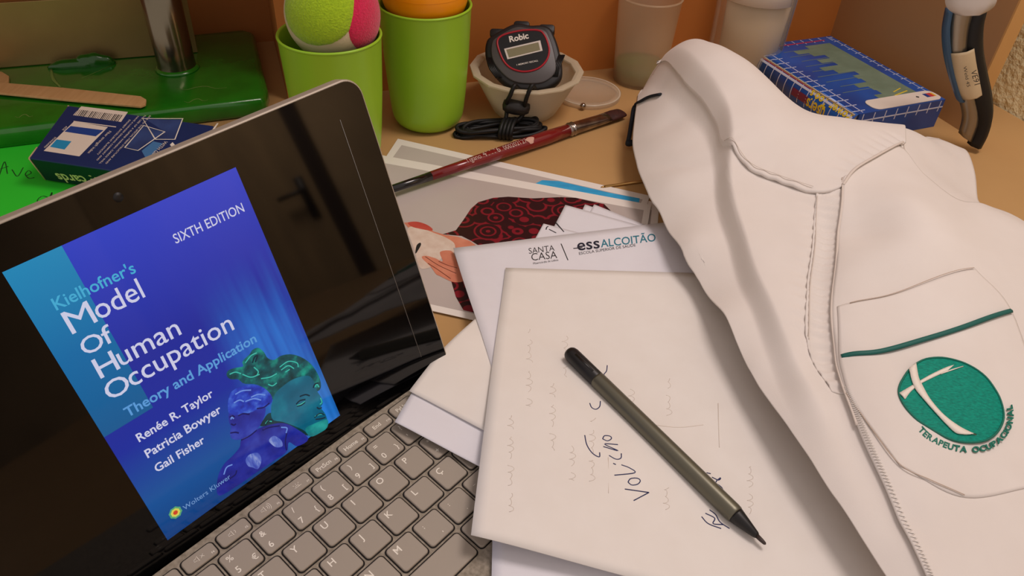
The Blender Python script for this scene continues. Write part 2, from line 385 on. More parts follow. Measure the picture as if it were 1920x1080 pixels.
for k, (r, c) in enumerate(((3.0, (90, 170, 120)), (2.1, (225, 215, 90)), (1.1, (215, 70, 40)))):
    page_poly('publisher_emblem', [(lc[0] + r * math.cos(i * math.pi / 8) * (1 + 0.12 * (i % 2)), lc[1] + r * math.sin(i * math.pi / 8) * (1 + 0.12 * (i % 2))) for i in range(16)], 0.06 + 0.005 * k, M('emblem_%d' % k, c, 0.06, emit=EM), page)
def q2(x, y): return (390 + x / 3.724, 640 + y / 3.724)
qm = lambda x, y: pg(*q2(x, y))
def fig_mat(name, dark, mid, light, sc_, st_=None):
    m = M(name, light, 0.06, noise=(sc_, 0.5, 5), rgb2=dark, emit=EM, stretch=st_); r = [n for n in m.node_tree.nodes if n.type == 'VALTORGB'][0]
    e = r.color_ramp.elements.new(0.5); e.color = lin(mid) + (1,); return m
def fig(name, pts, off, mat, n=80): return page_poly(name, [qm(*p) for p in spline(pts, n, True)], off, mat, page)
hairm = fig_mat('teal_hair_image', (4, 46, 52), (6, 84, 92), (20, 160, 140), 170); facem = fig_mat('teal_face_image', (6, 78, 104), (10, 100, 128), (22, 138, 158), 45)
neckm = fig_mat('dark_teal_image', (3, 36, 48), (4, 48, 58), (8, 76, 84), 80); lipm = fig_mat('teal_chin_image', (6, 84, 96), (16, 128, 132), (40, 176, 166), 90)
hair2 = fig_mat('blue_hair_image', (18, 26, 128), (34, 66, 190), (82, 130, 226), 190); face2 = fig_mat('blue_face_image', (24, 28, 122), (40, 56, 165), (72, 96, 200), 70)
torso = fig_mat('blue_torso_image', (18, 20, 98), (32, 40, 150), (60, 78, 190), 60); pale = fig_mat('pale_brushed_image', (44, 56, 168), (92, 112, 200), (176, 190, 232), 150, (2.5, 0.8, 1))
fig('teal_hair_picture', [(130, 240), (140, 205), (190, 185), (245, 175), (240, 140), (290, 90), (310, 60), (350, 45), (390, 75), (415, 115), (460, 130), (510, 100), (580, 90), (650, 110), (710, 150), (750, 200), (780, 260), (788, 320), (760, 350), (700, 330), (560, 360), (470, 400), (430, 400), (400, 335), (330, 300), (250, 295), (210, 265), (160, 265)], 0.05, hairm)
fig('teal_neck_picture', [(365, 590), (385, 550), (430, 500), (520, 520), (640, 590), (700, 655), (640, 640), (520, 585), (430, 590)], 0.052, neckm)
fig('teal_face_picture', [(470, 365), (520, 315), (600, 262), (700, 240), (740, 285), (758, 340), (790, 392), (802, 430), (788, 462), (814, 500), (830, 540), (830, 600), (780, 640), (715, 665), (670, 622), (600, 590), (520, 562), (450, 545), (440, 470), (450, 420)], 0.054, facem)
fig('teal_chin_picture', [(680, 610), (740, 575), (830, 545), (832, 600), (780, 640), (715, 664)], 0.056, lipm, 40)
fig('blue_torso_picture', [(232, 690), (290, 650), (360, 605), (430, 582), (520, 570), (600, 600), (700, 678), (625, 732), (565, 705), (548, 772), (450, 840), (350, 908), (172, 1030), (70, 1075), (68, 950), (110, 860), (170, 800), (220, 740)], 0.058, torso)
fig('blue_face_picture', [(148, 500), (220, 500), (290, 485), (390, 455), (400, 500), (378, 560), (345, 610), (290, 655), (220, 686), (168, 680), (152, 640), (160, 600), (146, 560)], 0.060, face2)
fig('blue_hair_picture', [(138, 450), (145, 395), (165, 350), (230, 315), (320, 305), (390, 325), (440, 375), (446, 420), (410, 458), (350, 474), (290, 498), (220, 512), (150, 504)], 0.062, hair2)
fig('pale_chest_picture', [(262, 830), (290, 790), (350, 780), (372, 830), (350, 890), (310, 880), (280, 870)], 0.061, pale, 40); fig('pale_shoulder_picture', [(425, 690), (460, 660), (510, 690), (520, 730), (480, 740), (445, 720)], 0.061, pale, 40)
dk = M('sculpture_dark_line', (3, 40, 58), 0.06, emit=EM); dk2 = M('sculpture_navy_line', (14, 18, 92), 0.06, emit=EM); hl = M('sculpture_highlight', (60, 190, 172), 0.06, emit=EM); hl2 = M('sculpture_pale_highlight', (110, 146, 226), 0.06, emit=EM)
def strokes(name, lines, fr, mapper, off, rad, mat, parent, flat=0.15, n=14):
    parts = []
    for ln in lines:
        P = [fr.pt(*mapper(*p), off) for p in ln]; P = spline(P, n) if len(P) > 2 else np.array(P)
        parts.append(tube(P, rad, 6, flat=flat, up=fr.n))
    return tag(mk(name, *join(parts), mat, parent), kind='stuff')
strokes('face_lines', [[(615, 440), (640, 415), (680, 405)], [(620, 452), (650, 445), (678, 425)], [(640, 385), (680, 372), (710, 380)], [(760, 460), (775, 470), (795, 462)], [(742, 532), (780, 505), (815, 512)], [(750, 545), (790, 540), (820, 530)], [(400, 590), (415, 560), (450, 545)], [(310, 150), (325, 110), (345, 100), (330, 145)], [(735, 325), (745, 300), (770, 290)]], PFm, qm, 0.07, 0.42, dk, page)
strokes('hair_lines', [[(500, 180), (560, 140), (620, 150), (630, 180)], [(510, 200), (560, 170), (600, 190)], [(540, 215), (570, 195)], [(260, 150), (300, 100), (340, 80)], [(240, 230), (300, 250), (360, 230)], [(370, 260), (430, 250), (480, 225)], [(745, 320), (760, 300), (775, 320)], [(150, 230), (190, 215), (230, 225)], [(420, 300), (450, 310), (480, 290)], [(320, 180), (350, 210), (340, 240)], [(400, 575), (420, 555), (445, 560)], [(785, 395), (795, 425), (780, 440)], [(620, 448), (650, 438), (676, 420)], [(745, 525), (780, 510), (812, 508)]], PFm, qm, 0.072, 0.3, hl, page)
strokes('brow_lines', [[(150, 530), (170, 520), (185, 530)], [(210, 520), (245, 505), (290, 510)], [(160, 575), (180, 585), (195, 575)], [(155, 640), (190, 635), (215, 640)], [(340, 470), (390, 460), (430, 430)], [(230, 690), (290, 660), (340, 620)], [(550, 640), (540, 700), (548, 760)], [(150, 960), (190, 930), (200, 900)], [(380, 620), (430, 600), (500, 590)]], PFm, qm, 0.072, 0.4, dk2, page)
strokes('blue_highlights', [[(190, 370), (240, 345), (300, 340)], [(300, 390), (350, 370), (400, 375)], [(260, 420), (320, 400), (370, 410)], [(180, 430), (220, 410), (250, 420)], [(110, 930), (130, 880), (170, 860)], [(510, 600), (550, 605), (545, 640)], [(160, 545), (165, 530), (180, 540)]], PFm, qm, 0.072, 0.35, hl2, page)
# ================================================================== KEYBOARD COVER
deck_m = M('light_grey_felt', (168, 158, 142), 0.9, noise=(420, 0.55, 3), rgb2=(118, 109, 94), bump=(900, 0.3))
key_m = M('grey_key_plastic', (158, 148, 134), 0.5); well_m = M('key_well_dark', (24, 20, 17), 0.9); legend_m = M('key_legend_white', (238, 232, 218), 0.5)
kb = thing('keyboard_cover', 'light grey felt keyboard cover with grey keys, attached below the tablet screen', 'keyboard', KF.pt(110, -80, -5))
UR, VB_, VT_ = 266.0, -186.0, 23.0
mk('deck', *prism(rrect(UR + 30, VT_ - VB_, 6, 5, (UR - 30) / 2, (VT_ + VB_) / 2), KF, -5.0, -1.2), deck_m, kb, smooth=False, bevel=0.6)
key_cache = {}
def key(u, v, wd=16.6, hg=15.9, leg=()):
    kk = (wd, hg)
    if kk not in key_cache:
        F0 = Frame((0, 0, 0), (1, 0, 0), (0, 1, 0))
        o1, o2, o3 = rrect(wd, hg, 2.0, 4), rrect(wd - 0.2, hg - 0.2, 1.9, 4), rrect(wd - 1.0, hg - 1.0, 1.6, 4)
        n = len(o1); vs = [(a, b, -1.2) for a, b in o1] + [(a, b, -0.35) for a, b in o2] + [(a, b, 0.0) for a, b in o3]
        fs = [(i, (i + 1) % n, n + (i + 1) % n, n + i) for i in range(n)] + [(n + i, n + (i + 1) % n, 2 * n + (i + 1) % n, 2 * n + i) for i in range(n)] + [tuple(range(2 * n, 3 * n))]
        me = bpy.data.meshes.new('key'); me.from_pydata([tuple(np.array(x) * MM) for x in vs], [], fs); me.materials.append(key_m); key_cache[kk] = me
        o4, o5 = rrect(wd + 1.5, hg + 1.5, 2.5, 4), rrect(wd - 0.4, hg - 0.4, 1.9, 4)
        me2 = bpy.data.meshes.new('key_gap'); me2.from_pydata([tuple(np.array((a, b, -1.16)) * MM) for a, b in o4] + [tuple(np.array((a, b, -1.16)) * MM) for a, b in o5], [], [(i, (i + 1) % n, n + (i + 1) % n, n + i) for i in range(n)]); me2.materials.append(well_m)
        key_cache[kk + ('g',)] = me2
    k = link('key', key_cache[kk], None, kb, KF.matrix(u, v, 0))
    link('key_gap', key_cache[kk + ('g',)], None, k, KF.matrix(u, v, 0))
    for s, du, dv, h in leg:
        if s is None: continue
        vv, ff = text_mesh(s, 0.008); x0, x1 = vv[:, 0].min(), vv[:, 0].max(); y0, y1 = vv[:, 1].min(), vv[:, 1].max(); cy_ = 0.35
        pts = [KF.pt(u + du + (x - (x0 + x1) / 2) * h / 0.7, v + dv + (y - cy_) * h / 0.7, 0.05) for x, y, _ in vv]
        mk('legend', pts, ff, legend_m, k, smooth=False)
    return k
def legs3(a, b, c=None): return [(a, -3.9, 4.0, 3.3), (b, -4.2, -3.6, 3.6)] + ([(c, 5.2, -3.7, 3.3)] if c else [])
RP = 18.3445; ST = (0, 0.2786, 0.7379, 1.1896)
nums = {4: ('$', '4', '§'), 5: ('%', '5', '€'), 6: ('&', '6', None), 7: ('/', '7', '{'), 8: ('(', '8', '['), 9: (')', '9', ']'), 10: ('=', '0', '}'), 11: ('?', "'", None), 12: ('»', '«', None)}
for c, t in nums.items(): key(19 * c, 0, leg=legs3(*t))
for c, s in {4: 'R', 5: 'T', 6: 'Y', 7: 'U', 8: 'I', 9: 'O', 10: 'P'}.items(): key(19 * (c + ST[1]), -RP, leg=[(s, -3.2, 4.0, 3.8)])
key(19 * (11 + ST[1]), -RP, leg=[('*', -3.9, 4.0, 3.0), ('+', -4.2, -3.6, 3.2)]); key(19 * (12 + ST[1]), -RP, leg=[('`', -3.9, 4.0, 3.0), ('´', -4.2, -3.6, 3.2)])
for c, s in {4: 'F', 5: 'G', 6: 'H', 7: 'J', 8: 'K', 9: 'L', 10: 'Ç'}.items(): key(19 * (c + ST[2]), -2 * RP, leg=[(s, -3.2, 4.0, 3.8)])
key(19 * (11 + ST[2]), -2 * RP, leg=[('ª', -3.9, 4.0, 3.0), ('º', -4.2, -3.6, 3.2)]); key(19 * (12 + ST[2]), -2 * RP, leg=[('^', -3.9, 4.0, 3.0), ('~', -4.2, -3.6, 3.2)])
for c, s in {4: 'V', 5: 'B', 6: 'N', 7: 'M'}.items(): key(19 * (c + ST[3]), -3 * RP, leg=[(s, -3.2, 4.0, 3.8)])
for c, (a, b) in {8: (';', ','), 9: (':', '.'), 10: ('_', '-')}.items(): key(19 * (c + ST[3]), -3 * RP, leg=[(a, -3.9, 4.0, 2.4), (b, -4.2 + 6, -3.9, 2.6)])
sp_r = KF.px(896, 1033)[0]
key(sp_r - 52, -4 * RP, 104, 15.9); key(sp_r + 11, -4 * RP, 16.6, 15.9, [('AltGr', 0, 0, 2.0)]); key(sp_r + 30, -4 * RP, 16.6, 15.9)
def fk(k): return 158.9 + (k - 8) * 19.4
for k, s in {3: None, 8: 'PrtScn', 9: 'Home', 10: 'End', 11: 'PgUp', 12: 'PgDn'}.items():
    key(fk(k), 14.6, 17.0, 8.0, [(s, -1.4, -0.2, 2.6), ('F%d' % k, 6.4, -1.6, 1.3)])
def icon(k, parts, u):
    key_o = key(u, 14.6, 17.0, 8.0, [('F%d' % k, 6.2, -2.0, 1.1)])
    mk('legend', *join([tube([KF.pt(u + a, 14.6 + b, 0.05) for a, b in p], 0.16, 5, flat=0.3, up=KF.n) for p in parts]), legend_m, key_o)
spk = [(-3, 0.6), (-2, 0.6), (-0.8, 1.6), (-0.8, -1.6), (-2, -0.6), (-3, -0.6), (-3, 0.6)]
arc = lambda r: [(-0.6 + r * math.cos(a), r * math.sin(a)) for a in np.linspace(-0.8, 0.8, 6)]
icon(4, [spk, [(0.4, 0.9), (2.2, -0.9)], [(0.4, -0.9), (2.2, 0.9)]], fk(4)); icon(5, [spk, arc(1.4)], fk(5)); icon(6, [spk, arc(1.4), arc(2.3), arc(3.2)], fk(6))
icon(7, [[(-2.4, -1.2), (2.4, -1.2)], [(-1.2, -1.2), (-0.7, -0.2), (0.7, -0.2), (1.2, -1.2)], [(0, 0.4), (0, 1.5)], [(-1.2, 0.3), (-1.9, 1.1)], [(1.2, 0.3), (1.9, 1.1)]], fk(7))
# ================================================================== PHOTO PRINTS AND PAPERS
photo_edge = M('photo_paper_white', (236, 230, 222), 0.35, spec=0.4)
photo_grey = M('photo_grey_backdrop', (196, 186, 180), 0.3, noise=(8, 0.4), rgb2=(186, 176, 170))
def flat_sheet(name, corners, z, mat, parent, thick=0.35):
    F0 = Frame((0, 0, 0), (1, 0, 0), (0, 1, 0)); P = [at(*c, z)[:2] for c in corners] if len(corners[0]) == 2 else corners
    return mk(name, *prism([tuple(p) for p in P], F0, z - thick, z), mat, parent, smooth=False)
def print_poly(name, pts, z, mat, parent, smoothn=0, label=None):
    P = spline(pts, smoothn, True) if smoothn else pts
    P = [at(x, y, z) for x, y in P]
    return mk(name, P, poly_fill(P), mat, parent, smooth=False, label=label)
def q6(x, y): return (700 + x / 2.843, 240 + y / 2.843)
# third print, lowest
ph3 = thing('photo_print', 'photo print lowest of the pile, only its right border showing by the coat', 'photo', at(1000, 420, 0), 'photo prints on the desk')
flat_sheet('photo_paper', [(760, 300), (1236, 380), (1230, 470), (880, 600)], 0.6, photo_edge, ph3)
flat_sheet('photo_image', [(790, 320), (1222, 394), (1215, 462), (880, 580)], 0.7, photo_grey, ph3, 0.1)
ph2 = thing('photo_print', 'photo print with bright blue cloth picture, tucked behind the bearded portrait print', 'photo', at(950, 330, 0.6), 'photo prints on the desk')
flat_sheet('photo_paper', [(746, 260), (1219, 367), (1180, 470), (690, 345)], 1.2, photo_edge, ph2)
flat_sheet('photo_image', [(753, 272), (1205, 374), (1165, 455), (706, 338)], 1.3, photo_grey, ph2, 0.1)
blue_cl = M('photo_blue_cloth', (62, 186, 236), 0.3, noise=(60, 0.7, 3), rgb2=(36, 140, 200), stretch=(1, 3, 1))
print_poly('blue_cloth_picture', [q6(*p) for p in [(845, 305), (900, 278), (990, 283), (1130, 315), (1260, 345), (1420, 375), (1415, 405), (1290, 390), (1130, 360), (960, 325)]], 1.45, blue_cl, ph2)
ph1 = thing('photo_print', 'photo print of a man with shaving foam and red patterned shirt', 'photo', at(960, 450, 1.2), 'photo prints on the desk')
flat_sheet('photo_paper', [(700, 288), (1221, 384), (1206, 470), (888, 600), (690, 556)], 2.0, photo_edge, ph1)
flat_sheet('photo_image', [(700, 302), (1207, 394), (1195, 462), (888, 588), (700, 546)], 2.1, photo_grey, ph1, 0.1)
shirt_m = M('photo_red_shirt', (110, 22, 36), 0.3)
nt = shirt_m.node_tree; vo = nt.nodes.new('ShaderNodeTexVoronoi'); vo.inputs['Scale'].default_value = 62; wv = nt.nodes.new('ShaderNodeMath'); wv.operation = 'SINE'
ml = nt.nodes.new('ShaderNodeMath'); ml.operation = 'MULTIPLY'; ml.inputs[1].default_value = 20
tc = nt.nodes.new('ShaderNodeTexCoord'); nt.links.new(tc.outputs['Object'], vo.inputs['Vector']); nt.links.new(vo.outputs['Distance'], ml.inputs[0]); nt.links.new(ml.outputs[0], wv.inputs[0])
rp = nt.nodes.new('ShaderNodeValToRGB'); rp.color_ramp.elements[0].color = lin((44, 18, 26)) + (1,); rp.color_ramp.elements[0].position = 0.35; rp.color_ramp.elements[1].color = lin((128, 26, 42)) + (1,); rp.color_ramp.elements[1].position = 0.75
nt.links.new(wv.outputs[0], rp.inputs[0]); nt.links.new(rp.outputs[0], nt.nodes['Principled BSDF'].inputs['Base Color'])
print_poly('patterned_shirt_picture', [q6(*p) for p in [(370, 566), (440, 545), (480, 490), (520, 430), (560, 395), (640, 372), (720, 366), (850, 375), (1000, 368), (1080, 372), (1180, 395), (1230, 405), (1265, 440), (1200, 500), (1000, 560), (850, 600), (560, 625), (520, 600), (470, 575)]], 2.25, shirt_m, ph1)
print_poly('patterned_sleeve_picture', [q6(*p) for p in [(415, 815), (470, 800), (520, 880), (560, 990), (480, 970), (440, 900)]], 2.25, shirt_m, ph1)
skin = M('photo_skin', (222, 150, 122), 0.3, noise=(70, 0.6, 3), rgb2=(196, 112, 88)); foam = M('photo_foam', (232, 220, 206), 0.3, noise=(110, 0.6, 5), rgb2=(206, 180, 162)); skr = M('photo_red_skin', (205, 92, 80), 0.3, noise=(80, 0.7), rgb2=(180, 60, 56))
def q8(x, y): return (740 + x / 4, 350 + y / 4)
print_poly('neck_picture', [q8(*p) for p in [(70, 270), (150, 262), (240, 285), (290, 335), (380, 362), (470, 375), (560, 405), (610, 440), (540, 455), (430, 460), (300, 440), (120, 330)]], 2.2, skin, ph1)
print_poly('ear_picture', [q8(*p) for p in [(100, 270), (160, 262), (230, 280), (280, 312), (275, 330), (200, 318), (130, 300)]], 2.28, skr, ph1, 40)
print_poly('foam_picture', [q8(*p) for p in [(95, 330), (120, 300), (200, 310), (290, 345), (380, 380), (450, 430), (440, 500), (380, 510), (330, 560), (280, 600), (200, 615), (170, 560), (150, 480), (120, 400)]], 2.26, foam, ph1, 60)
print_poly('hand_picture', [q8(*p) for p in [(205, 535), (230, 518), (300, 535), (360, 560), (340, 490), (420, 480), (450, 520), (480, 600), (520, 700), (440, 715), (340, 670), (310, 655), (270, 600)]], 2.3, skin, ph1, 60)
print_poly('mouth_picture', [q8(*p) for p in [(155, 490), (165, 440), (190, 420), (198, 435), (180, 470), (160, 500)]], 2.3, black_ink, ph1, 24)
strk = lambda lines, h, off, rad, mat, parent, name: mk(name, *join([tube(spline([on(*p, h) + np.array([0, 0, off]) for p in ln], 16) if len(ln) > 2 else [on(*p, h) + np.array([0, 0, off]) for p in ln], rad, 5, flat=0.35) for ln in lines]), mat, parent); strk = lambda *a, _f=strk: tag(_f(*a), kind='stuff')
strk([[q8(230, 525), q8(330, 590), q8(460, 650)], [q8(330, 560), q8(400, 590), q8(470, 610)], [q8(250, 575), q8(320, 620), q8(420, 690)]], lambda x, y: 2.3, 0.0, 0.35, M('photo_finger_shadow', (120, 56, 44), 0.4), ph1, 'finger_lines')
# height field the loose sheets lie on: desk, then up over the keyboard cover
def HP(x, y):
    dx, dy = x - KO[0], y - KO[1]
    u = dx * EX[0] + dy * EX[1]; v = dx * -math.sin(KY) + dy * math.cos(KY)
    zk = KO[2] + np.minimum(v, 26.0) * math.tan(KT) + 1.2
    t = np.clip((u - 250.0) / 120.0, 0, 1); t = t * t * (3 - 2 * t)
    return np.maximum(zk * (1 - t) + 3.0 * t, 3.0)
def sheet(name, label, corners, off, mat, group=None, curl=None, n=26, cat='paper'):
    hf = (lambda x, y: HP(x, y) + off + (curl(x, y) if curl else 0.0))
    C4 = [on(*c, hf)[:2] for c in corners]    # TL TR BR BL
    P = coons([C4[0], C4[1]], [C4[3], C4[2]], [C4[0], C4[3]], [C4[1], C4[2]], n, n)
    z = np.array([hf(a, b) for a, b in P]); V = np.c_[P, z]
    t = thing(name, label, cat, (V[:, 0].mean(), V[:, 1].mean(), V[:, 2].min()), group)
    mk('sheet', V, [f[::-1] for f in grid_faces(n, n)], mat, t, thick=0.25)
    return t, hf
def lift(px, py, r, a):
    c = at(px, py, 25); return lambda x, y: a * np.exp(-((x - c[0]) ** 2 + (y - c[1]) ** 2) / (r * r))
sheet('paper_sheet', 'white paper sheet at the bottom edge, under the handwritten page', [(925, 940), (1500, 905), (1500, 1240), (918, 1240)], 0.6, paper_m)
sheet('paper_card', 'blank white card corner jutting right behind the letterhead, rear of the fan', [(1097, 383), (1230, 432), (1170, 560), (1040, 500)], 1.2, paper_m, 'cards fanned behind the letterhead')
sheet('paper_card', 'blank white card, rightmost peak of the fan behind the letterhead', [(1114, 383), (1225, 428), (1170, 560), (1050, 500)], 1.6, paper_m, 'cards fanned behind the letterhead')
sheet('paper_card', 'blank white card, tallest peak of the fan behind the letterhead', [(1060, 384), (1225, 430), (1170, 570), (1000, 500)], 2.0, paper_m, 'cards fanned behind the letterhead')
cs, chf = sheet('paper_card', 'white card with dark bracket marks, leftmost of the fan behind the letterhead', [(1019, 419), (1100, 440), (1080, 560), (975, 500)], 2.4, paper_m, 'cards fanned behind the letterhead')
def q9(x, y): return (980 + x / 6.857, 370 + y / 6.857)
sheet('paper_sheet', 'white paper sheet lying on the keys, lower of the two jutting left', [(800, 690), (1000, 790), (1010, 930), (740, 791)], 1.6, paper_m, None, lift(740, 791, 40, 3))
sheet('envelope', 'ivory paper envelope jutting left towards the screen corner, above the white sheet', [(893, 596), (1010, 640), (1010, 860), (767, 733)], 3.2, ivory_m, None, lift(767, 733, 50, 2), cat='envelope')
lh, lhf = sheet('letterhead_sheet', 'white letterhead sheet printed with two school logos', [(850, 465), (1345, 405), (1420, 780), (960, 830)], 4.4, paper_m)
dark_pr = M('letterhead_black', (40, 38, 40), 0.6); teal_pr = M('letterhead_teal', (38, 120, 140), 0.6)
strk([[q9(300, 415), q9(310, 385), q9(330, 375)], [q9(340, 412), q9(430, 458)], [q9(410, 318), q9(440, 340), q9(530, 445)]], lambda x, y: chf(x, y), 0.1, 0.5, dark_pr, cs, 'bracket_marks')
def print_text(body, A, B, hf, mat, parent, ys=1.0, bold=0.0, off=0.12, name='lettering', shear=0.0):
    uv, f = text_uv(body, (A[0], -A[1]), (B[0], -B[1]), ys, bold, shear)
    return mk(name, [on(a, -b, hf) + np.array([0, 0, off]) for a, b in uv], f, mat, parent, smooth=False)
print_text('SANTA', (992, 476), (1040, 470), lhf, dark_pr, lh, 1.0, -0.005); print_text('CASA', (997, 489), (1045, 484), lhf, dark_pr, lh, 1.0, -0.005)
print_text('Misericórdia de Lisboa', (1000, 496), (1047, 489), lhf, dark_pr, lh, 1.0)
mk('divider_line', *tube([on(1052, 457, lhf), on(1065, 488, lhf)], 0.45, 5, flat=0.3), dark_pr, lh)
print_text('ess', (1083, 470), (1125, 465), lhf, M('letterhead_navy', (30, 34, 52), 0.6), lh, 0.85, 0.012); print_text('ALCOITÃO', (1127, 464), (1230, 452), lhf, teal_pr, lh, 1.0, 0.008)
mk('logo_bar', *tube([on(1075, 466, lhf), on(1092, 464, lhf)], 0.6, 5, flat=0.3), dark_pr, lh)
print_text('ESCOLA SUPERIOR DE SAÚDE', (1086, 478), (1192, 462), lhf, dark_pr, lh, 0.9)
hw, hwf = sheet('handwritten_sheet', 'ivory sheet with blue handwriting lying under the stylus', [(948, 502), (1600, 520), (1950, 1230), (883, 1003)], 6.0, ivory_m, None, lift(883, 1003, 70, 7), 40)
def q4(x, y): return (740 + x / 2.16, 580 + y / 2.16)
ink = [[(932, 728), (1030, 742)], [(1030, 742), (968, 775)], [(945, 700), (955, 686), (982, 684), (995, 694), (985, 708), (960, 712), (945, 700)], [(890, 672), (972, 662), (950, 642), (918, 630)], [(885, 624), (896, 629)], [(918, 584), (916, 603), (896, 607), (868, 592)], [(845, 556), (905, 573), (850, 546), (904, 548)], [(842, 525), (850, 512), (872, 514), (878, 524), (862, 533), (842, 525)], [(770, 510), (778, 548), (800, 582), (828, 598), (830, 580)],
       [(861, 227), (858, 250), (848, 264), (852, 278), (846, 288)], [(790, 380), (798, 398), (815, 405), (830, 394), (833, 372)], [(1263, 662), (1280, 666)], [(1285, 680), (1312, 692), (1320, 682), (1300, 702), (1325, 722), (1340, 765)], [(1243, 840), (1270, 868), (1322, 888)], [(1258, 826), (1296, 846), (1290, 868), (1330, 872)], [(1275, 812), (1300, 832), (1318, 862), (1356, 888)]]
strk([[q4(*p) for p in l] for l in ink], hwf, 0.1, 0.34, ink_m, hw, 'handwriting')
fa = [[(1050, 468), (1150, 478), (1250, 468)], [(865, 600), (866, 745)], [(1310, 380), (1315, 560)]]
strk([[q4(*p) for p in l] for l in fa], hwf, 0.06, 0.24, pencil_m, hw, 'faint_line')
ghost = []
for x0, y0, y1 in ((545, 80, 400), (640, 300, 575), (470, 430, 820), (720, 540, 700), (1100, 690, 830), (1440, 600, 840), (960, 310, 420), (1110, 280, 430), (690, 90, 280), (800, 440, 720)):
    n_ = int((y1 - y0) / 3.2); t_ = np.arange(n_) * 0.75; am = 8 + 5 * np.sin(t_ * 0.31 + x0)
    gap = np.sin(t_ * 0.23 + x0 * 1.7) < -0.75
    P = [on(*q4(x0 + am[i] * math.cos(t_[i]) * 1.1, y0 + (y1 - y0) * i / n_ + 4.5 * math.sin(t_[i])), hwf) + np.array([0, 0, 0.05]) for i in range(n_)]
    run = []
    for i in range(n_):
        if gap[i]:
            if len(run) > 6: ghost.append(tube(np.array(run), 0.16, 4, flat=0.3))
            run = []
        else: run.append(P[i])
    if len(run) > 6: ghost.append(tube(np.array(run), 0.16, 4, flat=0.3))
tag(mk('faint_writing', *join(ghost), pencil_m, hw), kind='stuff')
# ================================================================== STYLUS
pa, pb = on(1064, 670, hwf) + np.array([0, 0, 5.7]), on(1432, 1029, hwf) + np.array([0, 0, 4.2])
ax = pb - pa; PL = np.linalg.norm(ax); ax /= PL
pen = thing('stylus_pen', 'dark grey stylus with black cap lying across the handwritten sheet', 'stylus', pa)
pen_m = M('stylus_grey_metal', (104, 102, 88), 0.36, metal=0.6); pen_k = M('stylus_black', (22, 21, 21), 0.4)
k = PL / 170.0
mk('barrel', *lathe([(5.3, 30 * k), (5.4, 31 * k), (5.4, 146 * k), (5.2, 148 * k), (4.9, 148.6 * k)], pa, 32, ax), pen_m, pen)
mk('cap', *lathe([(1.5, 0), (3.6, 0.5), (4.7, 2.0), (5.2, 4.5), (5.2, 29.6 * k), (5.0, 30 * k)], pa, 32, ax), pen_k, pen)
mk('tip_cone', *lathe([(4.9, 148.6 * k), (4.6, 150 * k), (2.0, 163 * k), (1.5, 164 * k)], pa, 32, ax), pen_k, pen)
mk('nib', *lathe([(1.3, 164 * k), (1.2, 167 * k), (0.9, 169.3 * k), (0.3, 170 * k)], pa, 16, ax), M('nib_grey', (60, 48, 44), 0.5), pen)
sd = np.cross(ax, WZ); sd /= np.linalg.norm(sd); fn = np.cross(sd, ax)
mk('side_button', *tube([pa + ax * 8 + fn * 4.9 + sd * 1.0, pa + ax * 26 * k + fn * 4.9 + sd * 1.0], 0.9, 8, flat=0.4), pen_k, pen)
# ================================================================== PAINTBRUSH
ba, bb = at(742, 352, 11), at(1166, 211, 5)
bx = bb - ba; BL = np.linalg.norm(bx); bx /= BL
br = thing('paintbrush', 'flat paintbrush with dark red handle and steel ferrule, lying across the prints', 'paintbrush', ba)
def fr_px(px, py):     # fraction along the brush for a pixel
    g = [np.linalg.norm(np.array([px, py]) - np.array([960 + FPX * q[0] / q[2], 540 + FPX * q[1] / q[2]])) for q in [(RC @ (ba + bx * BL * t - CAM)) for t in np.linspace(0, 1, 201)]]
    return int(np.argmin(g)) / 200.0 * BL
s1, s2, s3 = fr_px(806, 327), fr_px(1066, 245), fr_px(1138, 222)
red_m = M('red_lacquer', (120, 22, 24), 0.22, coat=0.5)
mk('handle', *lathe([(4.2, s1), (5.0, s1 + (s2 - s1) * .25), (6.2, s1 + (s2 - s1) * .55), (7.0, s1 + (s2 - s1) * .82), (6.4, s2)], ba, 24, bx), red_m, br)
mk('handle_end', *lathe([(3.2, -20), (3.8, s1 * .5), (4.2, s1)], ba, 24, bx), M('black_lacquer', (16, 16, 17), 0.2, coat=0.5), br)
fer_m = M('ferrule_steel', (178, 168, 155), 0.25, metal=1.0, noise=(60, 0.3), rgb2=(120, 100, 95))
fs_ = np.cross(bx, WZ); fs_ /= np.linalg.norm(fs_)
def brush_loft(sts, seg=24):
    vs, fs = [], []
    up = np.cross(fs_, bx)
    for s, a, b in sts:
        for k_ in range(seg):
            t = 2 * math.pi * k_ / seg; vs.append(ba + bx * s + fs_ * a * math.cos(t) + up * b * math.sin(t))
    for i in range(len(sts) - 1):
        for k_ in range(seg): fs.append((i * seg + k_, i * seg + (k_ + 1) % seg, (i + 1) * seg + (k_ + 1) % seg, (i + 1) * seg + k_))
    return vs, fs + [tuple(range(seg))[::-1], tuple((len(sts) - 1) * seg + k_ for k_ in range(seg))]
ferr = mk('ferrule', *brush_loft([(s2 - 1, 6.6, 6.6), (s2 + 8, 6.7, 6.5), (s3 - 8, 8.0, 4.2), (s3, 8.6, 3.8)]), fer_m, br)
for d_ in (2.0, 6.0): mk('crimp_ring', *lathe([(6.5, s2 + d_ - 1.4), (7.5, s2 + d_), (6.5, s2 + d_ + 1.4)], ba, 24, bx), fer_m, ferr)
mk('bristles', *brush_loft([(s3 - 1, 8.3, 3.6), (s3 + (BL - s3) * .5, 8.8, 4.0), (BL - 2, 8.2, 3.2), (BL, 7.6, 2.4)]), M('brown_bristle', (78, 34, 24), 0.7, noise=(300, 0.6), rgb2=(40, 16, 12), stretch=(1, 1, 1), bump=(400, 0.5)), br)
